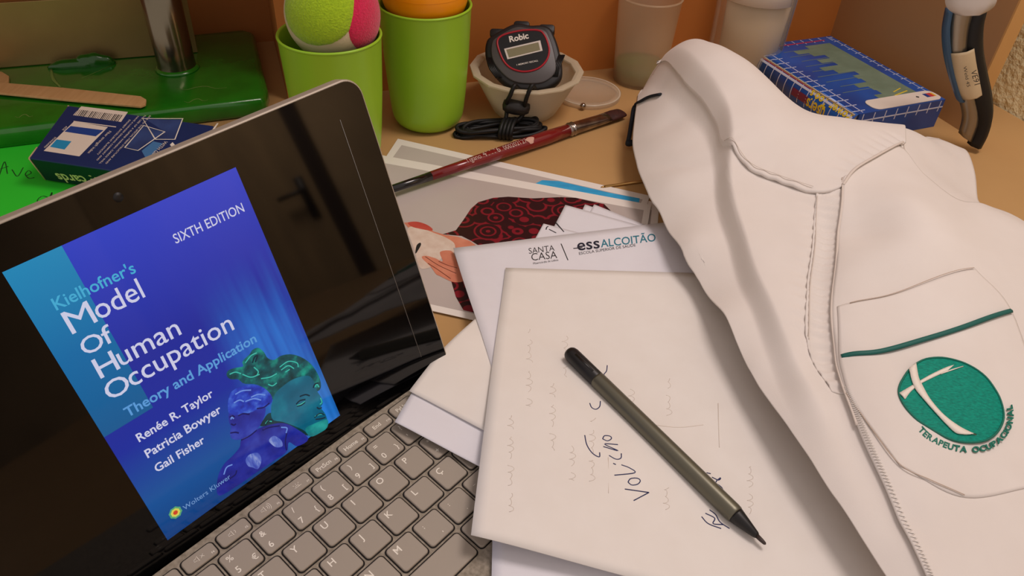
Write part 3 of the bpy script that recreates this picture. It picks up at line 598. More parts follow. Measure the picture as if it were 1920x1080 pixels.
# printed line on the handle (curved round the lacquer)
bu = np.cross(fs_, bx)
def handle_r(s): return np.interp(s, [s1, s1 + (s2 - s1) * .25, s1 + (s2 - s1) * .55, s1 + (s2 - s1) * .82, s2], [4.2, 5.0, 6.2, 7.0, 6.4])
def on_handle(s, t):   # t = mm round the circumference from the face towards the camera
    r = handle_r(s) + 0.42; a = t / r; nn = (bu * 0.85 + fs_ * 0.52); nn /= np.linalg.norm(nn); tt = np.cross(nn, bx) * -1
    return ba + bx * s + r * (math.cos(a) * nn - math.sin(a) * np.cross(bx, nn))
for body, p0, p1, ys in (('Tigano', (872, 313), (900, 303), 1.2), ('41176', (905, 303), (935, 292), 1.2), ('000202127', (943, 291), (985, 277), 1.2)):
    uv, f = text_uv(body, (fr_px(*p0), -1.2), (fr_px(*p1), -1.2), ys)
    mk('lettering', [on_handle(a, b) for a, b in uv], f, M('worn_silver_print', (200, 170, 160), 0.5), br, smooth=False)
blob = [(fr_px(992, 275) + 4.5 * math.cos(t) * (1 + .3 * math.sin(3 * t)), 4 * math.sin(t)) for t in np.linspace(0, 6.28, 18)[:-1]]
mk('paint_chip', [on_handle(a, b) for a, b in blob], poly_fill(blob), M('chipped_paint', (206, 160, 140), 0.6), br, smooth=False)
rod = thing('brass_rod', 'thin brass rod on the desk, poking out from under the coat', 'rod', at(1170, 346, 1.2))
mk('shaft', *tube([at(1134, 350, 1.6), at(1330, 322, 1.6)], 1.3, 10), M('brass', (190, 150, 90), 0.3, metal=0.9), rod)
mk('end_tip', *lathe([(0.3, -4), (0.9, -2.5), (1.3, 0)], at(1134, 350, 1.6), 10, at(1330, 322, 1.6) - at(1134, 350, 1.6)), MATS['brass'], rod)
# ================================================================== CUPS AND BALLS
lime = M('lime_plastic', (152, 200, 50), 0.33, spec=0.45)
def cup(label, c):
    t = thing('plastic_cup', label, 'cup', c, 'green plastic cups')
    H = 120
    mk('cup_wall', *lathe([(14, 0.0), (24, 0.0), (29, 1.6), (33, 5), (35.3, 10), (36.4, 16), (38.3, 34), (41, 70), (43.2, 119), (43.6, 120.2), (43.2, 121), (42.0, 121), (41.4, 120), (39.2, 70), (36.0, 34), (33.6, 14), (28, 5), (14, 4)], c, 64), lime, t)
    mk('rim', *lathe([(42.0, 119.4), (43.7, 119.6), (44.1, 120.6), (43.6, 121.6), (42.4, 121.7), (41.6, 120.8)], c, 64, cap=False), lime, t)
    return t
cR = np.array([-96.3, 714.6, 0.0]); tL = at(618, 65, 120); cL = np.array([tL[0], tL[1], 0.0])
cup('green plastic cup holding the smooth orange ball', cR); cup('green plastic cup holding the fuzzy lime and pink ball, behind the tablet', cL)
# fuzzy ball, three colour zones built as separate shells around one core
bc = aty(622, 26, cL[1] + 3); br_ = 38.5
ball = thing('fuzzy_ball', 'fuzzy lime, white and pink ball sitting in the left green cup', 'ball', bc - np.array([0, 0, br_]))
fz = dict(bump=(700, 0.9), bdist=0.0012, sheen=0.3)
lim_f = M('lime_fuzz', (172, 208, 22), 0.95, noise=(500, 0.6), rgb2=(140, 178, 12), **fz); pink_f = M('pink_fuzz', (222, 28, 84), 0.95, noise=(500, 0.6), rgb2=(196, 14, 66), **fz); wht_f = M('white_felt', (214, 200, 168), 0.95, bump=(500, 0.6))
mk('core', *lathe([(br_ * math.sin(a), -br_ * math.cos(a)) for a in np.linspace(0.02, math.pi - 0.02, 33)], bc, 64), wht_f, ball)
def cap_shell(axis, ang, mat, name, wob):
    a = np.array(axis, float); a /= np.linalg.norm(a); h = np.cross(a, [0, 0, 1.0]); h /= np.linalg.norm(h); g = np.cross(a, h)
    vs, fs, nr, ns = [], [], 14, 72
    for i in range(nr + 1):
        for k_ in range(ns):
            t = 2 * math.pi * k_ / ns; th = ang * (1 + wob * math.sin(2 * t + 0.7) + 0.012 * random.uniform(-1, 1)) * i / nr
            r = br_ + 1.6 * (1 - (i / nr) ** 8) - (1.0 if i == nr else 0)
            vs.append(bc + r * (math.cos(th) * a + math.sin(th) * (math.cos(t) * h + math.sin(t) * g)))
    for i in range(nr):
        for k_ in range(ns): fs.append((i * ns + k_, i * ns + (k_ + 1) % ns, (i + 1) * ns + (k_ + 1) % ns, (i + 1) * ns + k_))
    mk(name, vs, fs, mat, ball)
cdv = CAM - bc; cdv /= np.linalg.norm(cdv)
cap_shell(cdv + np.array([-0.36, 0, 0.14]), 0.90, lim_f, 'lime_panel', 0.05)
cap_shell(np.array([1.0, -0.16, 0.10]), 0.84, pink_f, 'pink_panel', 0.08)
oc = np.array([cR[0], cR[1], 134.0]); orr = 40.5
ob = thing('orange_ball', 'smooth glossy orange ball resting in the right green cup', 'ball', oc - np.array([0, 0, orr]))
mk('shell', *lathe([(orr * math.sin(a), -orr * math.cos(a)) for a in np.linspace(0.02, math.pi - 0.02, 33)], oc, 64), M('orange_plastic', (240, 150, 12), 0.3, spec=0.4), ob)
mk('seam', *lathe([(orr - 0.3, -0.5), (orr + 0.25, 0), (orr - 0.3, 0.5)], oc, 64, cap=False), MATS['orange_plastic'], ob)
# ================================================================== BOWL, STOPWATCH, LID
BC = np.array([2.0, 752.0, 0.0]); BH = 45.0
bowl_m = clear_mat('milky_plastic', (232, 222, 196), 0.82, 0.4, 0.4)
bowl = thing('mixing_bowl', 'milky white plastic bowl with faceted rim holding the stopwatch', 'bowl', BC)
mk('bowl_wall', *lathe([(10, 0.0), (31, 0.0), (34, 3), (43, 20), (51, 36), (55, BH - 1), (55, BH), (51.5, BH), (47.5, 36), (39.5, 20), (30, 4), (10, 3)], BC, 40), bowl_m, bowl)
rimv, rimf = lathe([(50, BH - 0.6), (54.5, BH - 1.5), (59.0, BH), (59.0, BH + 2.2), (54, BH + 2.4), (50.5, BH + 1.4)], BC, 14, cap=False)
rimf.extend([(5 * 14 + k_, 5 * 14 + (k_ + 1) % 14, (k_ + 1) % 14, k_) for k_ in range(14)])
mk('rim_flange', rimv, rimf, bowl_m, bowl, smooth=False, bevel=0.5)
SWn = np.array([-0.06, -0.72, 0.69]); SWn /= np.linalg.norm(SWn)
swo = aty(978, 115, 736)
suv = np.cross(np.array([0, 0.69, 0.72]), SWn)
SW = Frame(swo, suv, np.cross(SWn, suv))
def w3(x, y): return tuple(SW.px(860 + x / 4, 20 + y / 4))
watch = thing('stopwatch', 'black digital stopwatch with red ringed face lying in the bowl', 'stopwatch', swo - np.array([0, -20, 40]))
swb = M('stopwatch_dark_plastic', (30, 29, 30), 0.45, bump=(900, 0.1))
body = spline([w3(*p) for p in [(235, 185), (320, 132), (400, 92), (460, 84), (540, 98), (620, 97), (685, 122), (722, 190), (752, 280), (778, 420), (765, 500), (700, 560), (620, 590), (470, 590), (370, 560), (285, 490), (218, 400), (196, 310), (205, 225)]], 72, True)
mk('body', *prism([tuple(p) for p in body], SW, -15, -1.5), swb, watch, bevel=3, smooth=True)
cen = body.mean(0)
front = [tuple(cen + (p - cen) * 0.84) for p in body]
mk('front_shell', *prism(front, SW, -3, 0.6), M('stopwatch_charcoal', (78, 74, 74), 0.4), watch, bevel=1.2)
for i in range(4):
    for sd_ in ((205, 330, 300, 500), (752, 310, 722, 490)):
        o_ = (i - 1.5) * 12
        mk('side_grip', *tube([SW.pt(*w3(sd_[0] + o_ + 22, sd_[1] + 20), -0.8), SW.pt(*w3((sd_[0] + sd_[2]) / 2 + o_, (sd_[1] + sd_[3]) / 2 + 20), -0.6), SW.pt(*w3(sd_[2] + o_, sd_[3]), -0.8)], 1.0, 8), black_pl, watch)
ring = spline([w3(*p) for p in [(290, 240), (318, 195), (400, 166), (500, 150), (600, 152), (642, 185), (670, 250), (679, 310), (662, 370), (620, 420), (560, 450), (480, 460), (400, 438), (345, 390), (310, 320)]], 64, True)
mk('face_plate', *prism([tuple(p) for p in ring], SW, 0.4, 1.2), M('stopwatch_face_black', (10, 10, 11), 0.25), watch, smooth=False)
mk('face_ring', *tube([SW.pt(a, b, 1.2) for a, b in ring], 1.0, 8, True, up=SW.n), M('red_ring', (168, 24, 40), 0.35), watch)
lf = [w3(*p) for p in [(340, 290), (612, 226), (630, 305), (366, 370)]]
mk('display_frame', *prism(lf, SW, 1.1, 1.7), M('display_frame_white', (210, 202, 194), 0.4), watch, smooth=False, bevel=0.3)
mk('display_lcd', *prism([w3(*p) for p in [(358, 298), (598, 242), (612, 300), (378, 357)]], SW, 1.6, 1.85), M('lcd_grey_green', (128, 122, 92), 0.2), watch, smooth=False)
text_on('lettering', 'Robic', SW, w3(384, 240), w3(527, 210), 1.35, M('stopwatch_print', (225, 218, 208), 0.4), watch, ys=1.0, bold=0.03)
text_on('lettering', '1 MEMORY RECALL', SW, w3(437, 417), w3(597, 383), 1.35, MATS['stopwatch_print'], watch, ys=0.95, bold=0.01)
for x, y in ((290, 150), (470, 92), (660, 118)):
    a, b = w3(x, y); mk('push_button', *prism(rrect(16, 9, 3, 4, a, b), SW, -15, -5), swb, watch, bevel=0.8)
# lanyard
lan = thing('lanyard_cord', 'black lanyard cord bundle with toggle in front of the bowl', 'cord', at(940, 250, 0))
rimy = BC[1] - 56
tg = aty(968, 200, rimy + 8)
lo1 = [aty(972, 166, BC[1] - 44), aty(965, 160, BC[1] - 55), aty(957, 178, rimy - 1), aty(950, 192, rimy + 2), tg + np.array([-6, 0, 2])]
lo2 = [aty(1004, 168, BC[1] - 44), aty(998, 160, BC[1] - 55), aty(990, 176, rimy - 1), aty(984, 196, rimy + 2), tg + np.array([9, 0, 1])]
lo3 = [tg + np.array([-9, 0, -3]), aty(948, 225, rimy + 2), aty(944, 240, rimy - 8), at(938, 250, 9)]
lo4 = [tg + np.array([8, 0, -6]), aty(975, 222, rimy + 6), aty(960, 232, rimy), at(945, 248, 8)]
for p in (lo1, lo2, lo3, lo4): mk('cord', *tube(spline(p, 24), 2.1, 8), dark_rub, lan)
mk('toggle', *lathe([(0.5, -14), (5, -13), (7.6, -8), (8.2, 0), (7.6, 8), (5, 13), (0.5, 14)], tg, 24, (1, 0.05, -0.12)), M('toggle_plastic', (40, 38, 36), 0.35), lan)
lcn = at(938, 251, 0)
for i in range(8):
    a0, b0 = 40 + random.uniform(-4, 5), 8 + 1.6 * (i % 4); zc = 3 + 3.0 * (i // 3); ph = random.uniform(-0.12, 0.12)
    P = [lcn + np.array([math.cos(t) * a0 * math.cos(ph + .25) - math.sin(t) * b0 * math.sin(ph + .25) + 3 * (i % 3 - 1), math.cos(t) * a0 * math.sin(ph + .25) + math.sin(t) * b0 * math.cos(ph + .25) + 2 * (i % 2), zc + 1.5 * math.sin(3 * t + i)]) for t in np.linspace(0, 2 * math.pi, 40)[:-1]]
    mk('cord', *tube(P, 2.1, 8, True), dark_rub, lan)
for i in range(4):
    P = [lcn + np.array([3 + 3.6 * i + 3 * math.cos(t), -1 + 13 * math.cos(t) - 2, 8 + 8.5 * math.sin(t)]) for t in np.linspace(0, 2 * math.pi, 24)[:-1]]
    mk('cord_wrap', *tube(P, 2.1, 8, True, up=(1, 0, 0)), dark_rub, lan)
clear = clear_mat('clear_plastic', (232, 222, 200), 0.22, 0.12)
lcn2 = at(1100, 178, 0); 
lid = thing('clear_dish', 'shallow round clear plastic dish lying on the desk beside the bowl', 'dish', lcn2)
LR = 36
mk('disc', *lathe([(2, 1.0), (LR - 6, 1.0), (LR - 4, 4), (LR, 4.5), (LR + 0.5, 1), (LR + 1.2, 0.2), (LR + 1.5, 4.9), (LR - 5, 5.6), (LR - 7, 2.2), (2, 2.0)], lcn2, 56), clear, lid)
mk('rim_ring', *lathe([(LR + 0.6, 4.6), (LR + 1.7, 5.0), (LR + 0.6, 5.6), (LR - 0.4, 5.1)], lcn2, 56, cap=False), clear_mat('clear_plastic_rim', (240, 228, 205), 0.55, 0.1), lid)
sb = at(1093, 200, 4.2)
bb_ = thing('steel_bead', 'tiny steel ball bearing on the clear dish', 'bead', sb - np.array([0, 0, 2.2]))
mk('bead', *lathe([(3.2 * math.sin(a), -3.2 * math.cos(a)) for a in np.linspace(0.05, math.pi - 0.05, 15)], sb + np.array([0, 0, 1]), 20), M('polished_steel', (170, 160, 150), 0.12, metal=1.0), bb_)
# ================================================================== TUMBLER AND CLEAR JAR
fro = clear_mat('frosted_plastic', (218, 194, 160), 0.42, 0.35, 0.3)
c1_ = np.array([132.0, 846.0, 0.0])
tum = thing('frosted_tumbler', 'tall frosted plastic tumbler with green tinted bottom', 'tumbler', c1_)
mk('tumbler_wall', *lathe([(8, 0.0), (27, 0.0), (29, 2), (30, 20), (32.5, 60), (34.5, 95), (35.2, 96), (34.6, 97), (33.2, 96), (31, 60), (28.5, 20), (27, 4), (8, 3)], c1_, 48), fro, tum)
mk('rim', *lathe([(33.4, 95.5), (35.4, 95.5), (35.8, 97), (34.4, 98), (33.0, 97)], c1_, 48, cap=False), fro, tum)
mk('green_bottom', *lathe([(5, 4), (26.6, 4), (28.2, 22), (5, 22)], c1_, 40), M('green_content', (60, 130, 56), 0.6), tum)
c2_ = at(1388, 128, 0); c2_ = np.array([c2_[0], c2_[1], 0])
jar = thing('clear_jar', 'clear plastic jar with beige paper inside, behind the coat collar', 'jar', c2_)
mk('jar_wall', *lathe([(8, 0), (40, 0), (42, 2), (43, 10), (45, 120), (45, 125), (43, 125), (41, 10), (8, 3)], c2_, 48), clear, jar)
beige = M('beige_paper', (206, 186, 154), 0.7, noise=(12, 0.6), rgb2=(196, 174, 140))
vs = []
for i in range(25):
    a = math.radians(-160 + 130 * i / 24)
    for z in (5, 96): r = 36 + 4 * (z / 96); vs.append(c2_ + np.array([r * math.cos(a), r * math.sin(a), z]))
mk('paper_insert', vs, grid_faces(25, 2), beige, jar, thick=0.4)
vs = []
for i in range(19):
    a = math.radians(-150 + 100 * i / 18)
    for z in (88, 118): vs.append(c2_ + np.array([45.2 * math.cos(a), 45.2 * math.sin(a), z]))
mk('jar_label', vs, grid_faces(19, 2), M('jar_label_white', (232, 224, 210), 0.5), jar, thick=0.2)
vs = []
for i in range(9):
    a = math.radians(-28 + 40 * i / 8)
    for z in (3, 120): r = 41 + 3 * (z / 120); vs.append(c2_ + np.array([r * math.cos(a), r * math.sin(a), z]))
mk('blue_side_strip', vs, grid_faces(9, 2), M('blue_grey_film', (96, 104, 140), 0.3), jar, thick=0.3)
# ================================================================== BOOK
BT = 32.0
P1, P2_, P3 = at(1433, 98, BT), at(1572, 66, BT), at(1757, 188, BT)
vb = P2_ - P3; vb /= np.linalg.norm(vb); ub = np.array([vb[1], -vb[0], 0]); u1 = (P2_ - P1) / np.linalg.norm(P2_ - P1); ub = ub * 0.55 + u1 * 0.45; ub[2] = 0; ub /= np.linalg.norm(ub); vb = np.array([-ub[1], ub[0], 0])
bl = np.linalg.norm(P2_ - P3); bw = (P2_ - P1) @ ub
near = P2_ - vb * bl - ub * bw + (P3 - P2_ + vb * bl) * 0.5
BF = Frame(np.array([near[0], near[1], 0]), ub, vb)   # origin at the near spine corner
book = thing('grid_book', 'thick blue book with white grid lines and green skyline cover', 'book', BF.pt(bw / 2, bl / 2, 0))
bcov = M('book_blue_cover', (26, 96, 188), 0.28, noise=(16, 0.6, 2), rgb2=(24, 52, 122), coat=0.15); bgrid = M('book_grid_white', (205, 210, 228), 0.35); bred = M('book_red_line', (205, 44, 62), 0.35); bolive = M('book_olive_shape', (128, 150, 130), 0.35, noise=(40, 0.7), rgb2=(96, 116, 96)); byel = M('book_yellow_text', (232, 206, 40), 0.4); pages_m = M('book_pages', (205, 190, 160), 0.8, noise=(500, 0.6), stretch=(1, 1, 20))
r_ = 9.0
prof = [(0 + r_ - r_ * math.cos(a), BT / 2 + (BT / 2) * math.sin(a)) for a in np.linspace(-math.pi / 2, math.pi / 2, 13)]
vs = [BF.pt(a, 0, z) for a, z in prof] + [BF.pt(a, bl, z) for a, z in prof]; n = len(prof)
mk('spine', vs, [(i, i + 1, n + i + 1, n + i) for i in range(n - 1)], bcov, book, thick=0.6)
F1 = lambda pts, z0, z1: prism(pts, BF, z0, z1)
mk('front_cover', *F1([(r_ - 1, 0), (bw, 0), (bw, bl), (r_ - 1, bl)], BT - 1.2, BT), bcov, book, smooth=False)
mk('back_cover', *F1([(r_ - 1, 0), (bw, 0), (bw, bl), (r_ - 1, bl)], 0, 1.2), bcov, book, smooth=False)
mk('page_block', *F1([(4, 2), (bw - 2, 2), (bw - 2, bl - 2), (4, bl - 2)], 1.2, BT - 1.2), pages_m, book, smooth=False)
mk('tail_band', *F1([(r_, -0.4), (bw, -0.4), (bw, 2), (r_, 2)], 0.2, BT - 0.1), bcov, book, smooth=False)
mk('tail_line', *F1([(r_, -0.6), (bw, -0.6), (bw, -0.3), (r_, -0.3)], BT - 9, BT - 7.6), bgrid, book, smooth=False)
for a in np.linspace(14, bw - 6, 8): mk('tail_line', *F1([(a, -0.6), (a + 1.1, -0.6), (a + 1.1, -0.3), (a, -0.3)], BT - 13, BT - 1), bgrid, book, smooth=False)
def strip(a0, b0, a1, b1, wd=1.1, z=BT + 0.05):
    d = np.array([a1 - a0, b1 - b0]); L = np.linalg.norm(d); d /= L; p = np.array([-d[1], d[0]]) * wd / 2
    q = [np.array([a0, b0]) + p, np.array([a1, b1]) + p, np.array([a1, b1]) - p, np.array([a0, b0]) - p]
    return [BF.pt(a, b, z) for a, b in q], [(0, 3, 2, 1)]
def bstrip(name, mat, *segs): mk(name, *join([strip(*s) for s in segs]), mat, book, smooth=False)
bstrip('red_line', bred, (2, bl - 9, bw * 0.86, bl - 9, 2.2))
for b in np.linspace(6, bl - 4, 15): bstrip('grid_line', bgrid, (bw - 9, b, bw - 0.5, b)); bstrip('grid_line', bgrid, (r_ - 5, b, r_ + 12, b))
for a in np.linspace(12, bw - 8, 9): bstrip('grid_line', bgrid, (a, bl - 13, a, bl - 1))
bstrip('grid_line', bgrid, (r_ + 6, 2, r_ + 6, bl - 12)); bstrip('grid_line', bgrid, (bw - 5, 4, bw - 5, bl - 4, 0.9))
def spine_pt(s, b, off=0.15):
    a = -math.pi / 2 + math.pi * s
    return BF.pt(r_ - (r_ + off) * math.cos(a), b, BT / 2 + (BT / 2 + off) * math.sin(a))
def spine_strip(name, s0, s1, b0, b1, mat, nseg=10):
    vs = []
    for i in range(nseg + 1):
        s = s0 + (s1 - s0) * i / nseg; vs += [spine_pt(s, b0), spine_pt(s, b1)]
    mk(name, vs, [f[::-1] for f in grid_faces(nseg + 1, 2)], mat, book)
for b in np.linspace(6, bl - 4, 15): spine_strip('grid_line', 0.35, 1.0, b, b + 1.1, bgrid)
spine_strip('grid_line', 0.72, 0.78, 2, bl - 2, bgrid, 3); spine_strip('red_line', 0.80, 0.86, bl * .35, bl - 24, bred, 3); spine_strip('red_patch', 0.45, 0.62, bl * .36, bl * .5, M('book_red_patch', (120, 40, 70), 0.4), 4)
for body, s, p0, p1 in (('Power Tools', 0.62, bl * 0.02, bl * 0.36), ('users', 0.40, bl * 0.2, bl * 0.36)):
    uv, f = text_uv(body, (0, 0), (p1 - p0, 0), 1.2, 0.02)
    mk('lettering', [spine_pt(s + 0.2 - y / 46.0, p0 + x, 0.3) for x, y in uv], f, byel, book, smooth=False)
sky = [(bw * .86, bl * .9)]; b_ = bl * .9
for i in range(15):
    sky.append((bw * (0.36 + 0.32 * random.random()), b_)); b_ -= bl * 0.052; sky.append((sky[-1][0], b_))
sky.append((bw * .86, b_))
mk('skyline_picture', [BF.pt(a, b, BT + 0.08) for a, b in sky], poly_fill(sky), bolive, book, smooth=False)
for i in range(9):
    b = bl * (0.85 - 0.075 * i); bstrip('skyline_line', bolive, (bw * (0.2 + 0.1 * random.random()), b, bw * 0.7, b + 1, 1.0, BT + 0.1))
bstrip('cover_emblem', byel, (bw * .62, bl * .13, bw * .8, bl * .16, 1.5, BT + 0.1), (bw * .66, bl * .17, bw * .78, bl * .2, 1.2, BT + 0.1))
bkm = thing('bookmark_card', 'white rounded card with flag emblem lying on the near edge of the blue book', 'card', BF.pt(bw * .6, 12, BT))
cw = bw * 0.74
mk('card', *prism(rrect(cw, 21, 8, 6, bw * .62, 11.5), BF, BT + 0.3, BT + 0.9), M('card_white', (226, 216, 204), 0.5), bkm, smooth=False)
for (a0, a1, c) in ((0.86, 0.90, (36, 60, 130)), (0.90, 0.945, (200, 60, 60)), (0.945, 0.965, (225, 180, 50))):
    mk('flag_band', *prism([(bw * a0, 8), (bw * a1, 8), (bw * a1, 16), (bw * a0, 16)], BF, BT + 0.9, BT + 0.95), M('flag_%d' % c[0], c, 0.5), bkm, smooth=False)
dm = [(bw * .78 + 2.2 * math.cos(t), 12 + 2.2 * math.sin(t)) for t in (0, math.pi / 2, math.pi, 3 * math.pi / 2)]
mk('diamond_mark', *prism(dm, BF, BT + 0.9, BT + 0.95), dark_pr, bkm, smooth=False)
# ================================================================== TAGGED TOOL AT THE RIGHT
tool = thing('curved_tool', 'curved steel and black strap tool with a taped paper tag, by the right panel', 'tool', at(1815, 262, 0))
def ty(x, y): return aty(1700 + x / 3, y / 3, TYF(y))
def TYF(y): return 722 + 6 * (1 - y / 820)
def band(name, left, right, mat, th=5.0, n=24):
    L, R = spline([ty(*p) for p in left], n), spline([ty(*p) for p in right], n)
    vs = []
    for a, b in zip(L, R):
        for t in (0, .25, .5, .75, 1): vs.append(a + (b - a) * t + np.array([0, -6 * math.sin(math.pi * t), 0]))
    mk(name, vs, grid_faces(n, 5), mat, tool, thick=th)
band('black_strap', [(380, 60), (345, 160), (335, 290), (350, 420), (375, 540), (400, 660), (385, 740), (358, 800)], [(425, 20), (400, 150), (400, 290), (425, 420), (448, 530), (455, 640), (430, 740), (388, 822)], dark_rub)
band('steel_blade', [(250, 30), (240, 150), (238, 280), (262, 420), (300, 540), (320, 640), (300, 740)], [(385, 50), (350, 150), (335, 290), (350, 420), (380, 540), (400, 670), (352, 800)], steel_m, 3)
band('blue_edge', [(228, 40), (208, 160), (215, 290), (245, 420), (285, 540), (300, 560)], [(245, 40), (226, 160), (236, 290), (262, 420), (296, 540), (306, 560)], M('blue_edge_film', (52, 84, 112), 0.35), 2)
def TYF(y): return 716 + 6 * (1 - y / 820)
band('paper_tag', [(245, 300), (262, 420), (290, 520), (318, 560)], [(400, 255), (425, 380), (442, 480), (440, 515)], M('taped_paper_tag', (206, 186, 150), 0.35, noise=(40, 0.6), rgb2=(186, 166, 130)), 0.6)
def TYF(y): return 705 + 6 * (1 - y / 820)
def tagtext(body, A, B, ys):
    uv, f = text_uv(body, (A[0], -A[1]), (B[0], -B[1]), ys); mk('lettering', [ty(a, -b) for a, b in uv], f, dark_pr, tool, smooth=False)
tagtext('VE91', (360, 400), (382, 480), 1.1); tagtext('Weld 45', (318, 375), (340, 490), 0.8)
band('white_cap', [(215, -60), (225, 20), (300, 62)], [(490, -60), (478, 20), (400, 66)], M('grey_white_plastic', (196, 190, 184), 0.35), 4)
# ================================================================== GREEN STEEL STAND
paint = M('green_gloss_paint', (36, 132, 26), 0.22, noise=(40, 0.6, 4), rgb2=(26, 104, 18), bump=(60, 0.25), bdist=0.001, coat=0.6)
GT = 20.0
gfl, gfr, gbr = at(-160, 258, GT), at(491, 181, GT), at(467, 53, GT)
GF = Frame(np.array([gfr[0], gfr[1], 0]), gfr - gfl, np.array([-(gfr - gfl)[1], (gfr - gfl)[0], 0]))
gd = (gbr - gfr) @ GF.v; gs = (gbr - gfr) @ GF.u
st = thing('steel_stand', 'green painted block with welded steel plate and post', 'stand', GF.pt(-180, 60, 0))
mk('painted_block', *prism([(-430, -4), (2, -4), (8, 20), (gs + 4, gd - 12), (gs - 6, gd), (-430, gd)], GF, 0, GT), paint, st, bevel=5)
pl0, pl1 = at(-60, 133, GT), at(371, 99, GT)
PLF = Frame(pl0, pl1 - pl0, WZ)
plen = np.linalg.norm(pl1 - pl0)
mk('steel_plate', *prism([(0, 0.5), (plen, 0.5), (plen + 1, 66), (0, 66)], PLF, -4, 0), M('plate_steel', (182, 158, 104), 0.42, metal=0.7, noise=(14, 0.8, 5), rgb2=(156, 132, 84), bump=(40, 0.15)), st, smooth=False, bevel=0.5)
pc = at(333, 128, GT)
mk('post', *lathe([(20, 0), (19.5, 3), (19, 8), (19, 130)], pc, 40), M('post_steel', (128, 120, 100), 0.2, metal=0.95), st)
mk('weld_collar', *lathe([(22.5, 0.1), (22, 1.5), (20.5, 3), (19, 4)], pc, 40), paint, st)
wb = at(152, 122, GT + 1)
wv = []
for (x, y, a, b, h) in ((0, 0, 33, 7, 8), (12, 3, 20, 7, 12)):
    vv, ff = lathe([(math.sin(t), -math.cos(t)) for t in np.linspace(0.05, math.pi - 0.05, 15)], (0, 0, 0), 28)
    vv = vv * np.array([a, b, h]) * (1 + 0.06 * np.sin(vv[:, :1] * 9)); vv = vv[:, :1] * PLF.u + vv[:, 1:2] * np.cross(WZ, PLF.u) + vv[:, 2:] * WZ
    wv.append((vv + wb + PLF.u * x, ff))
mk('weld_bead', *join(wv), M('dark_green_gloss', (24, 92, 20), 0.2, coat=0.35, bump=(90, 0.4), bdist=0.001), st)
mk('paint_run', *tube(spline([at(96, 130, GT + .3), at(100, 148, GT + .3), at(113, 163, GT + .3)], 10), [1.2, 2.0, 1.0], 6, flat=0.4), M('pale_green_scratch', (120, 150, 70), 0.4), st)
mk('scratch', *tube([at(153, 147, GT + .2), at(220, 118, GT + .2)], [0.4, 1.0, 0.3], 5, flat=0.3), MATS['pale_green_scratch'], st)
for (x0, y0, x1, y1) in ((330, 166, 425, 163), (345, 190, 390, 186), (28, 218, 62, 216)):
    mk('scratch', *tube(spline([at(x0 + (x1 - x0) * t, y0 + (y1 - y0) * t + 3 * math.sin(9 * t), GT + .2) for t in np.linspace(0, 1, 6)], 14), [0.15, 0.55, 0.2], 5, flat=0.3), MATS['pale_green_scratch'], st)
# wooden sticks on the block
stick_m = M('birch_wood', (226, 184, 128), 0.6, noise=(40, 0.6, 5), rgb2=(208, 160, 104), stretch=(6, 0.6, 1))
def stick(label, px, z, th=2.2):
    t = thing('wooden_stick', label, 'stick', at(*px[0], z), 'wooden sticks on the green block')
    P = [at(x, y, z) for x, y in px]; F0 = Frame((0, 0, 0), (1, 0, 0), (0, 1, 0))
    mk('stick', *prism([(p[0], p[1]) for p in P], F0, z, z + th), stick_m, t, smooth=False, bevel=0.4)
stick('flat wooden stick with rounded head at the left edge, under the longer stick', [(-80, 150), (-20, 134), (5, 138), (18, 146), (18, 158), (5, 166), (-80, 176)], GT + 0.2)
stick('long flat wooden stick lying on the green block, squared end towards the post', [(-120, 142), (0, 158), (120, 168), (265, 184), (275, 190), (274, 199), (264, 203), (120, 190), (0, 178), (-120, 166)], GT + 2.6)
# ================================================================== GREEN PAPER AND CARD BOX
gp = thing('green_paper', 'bright green paper with handwriting, lying under the playing card box', 'paper', at(60, 380, 0))
flat_sheet('sheet', [(-220, 296), (130, 262), (330, 290), (420, 420), (60, 620), (-260, 640)], 0.5, M('neon_green_paper', (44, 210, 44), 0.7), gp, 0.4)
def q1(x, y): return (x / 2.571, y / 2.571)
gh = lambda x, y: 0.55
strk([[q1(*p) for p in l] for l in [[(-5, 850), (22, 780), (36, 838)], [(2, 815), (40, 802)], [(58, 818), (84, 850), (112, 808)], [(125, 848), (150, 835), (138, 822), (122, 840), (140, 860), (165, 856)], [(240, 955), (205, 945), (180, 965), (190, 980), (228, 968), (252, 925), (240, 978)]]], gh, 0.05, 0.45, M('green_paper_ink', (24, 70, 26), 0.6), gp, 'handwriting')
CT = 27.0; czt = 0.0
cA, cB, cD0 = at(54, 297, 28), at(141, 200, 47), at(415, 238, 47)
CF = Frame(cA, cD0 - cB, cB - cA)
cwid, clen = (cB - cA) @ CF.v, (cD0 - cB) @ CF.u
cbox = thing('card_box', 'dark blue playing card box lying on the green paper', 'card box', CF.pt(clen / 2, cwid / 2, -CT))
cnavy = M('card_box_navy', (30, 52, 104), 0.35, noise=(10, 0.7), rgb2=(26, 42, 88), coat=0.2); cgreen = M('card_box_dark_green', (10, 30, 42), 0.4)
mk('carton', *prism([(0, 0), (clen, 0), (clen, cwid), (0, cwid)], CF, -CT, 0), cnavy, cbox, smooth=False, bevel=0.6)
sdf = Frame(CF.pt(0, 0, -CT), CF.u, CF.n)     # near side face
mk('side_face', *prism([(0.6, 0.4), (clen - 0.6, 0.4), (clen - 0.6, CT - 1.2), (0.6, CT - 1.2)], sdf, 0.0, 0.15), cgreen, cbox, smooth=False)
cream = M('card_box_cream', (226, 212, 196), 0.45); 
for a, b in ((0, 0), (0, cwid)): mk('worn_corner', *tube([CF.pt(a + .2, b, 0.3 - CT), CF.pt(a + .2, b, czt)], 0.7, 8), M('bare_card', (196, 168, 130), 0.8), cbox)
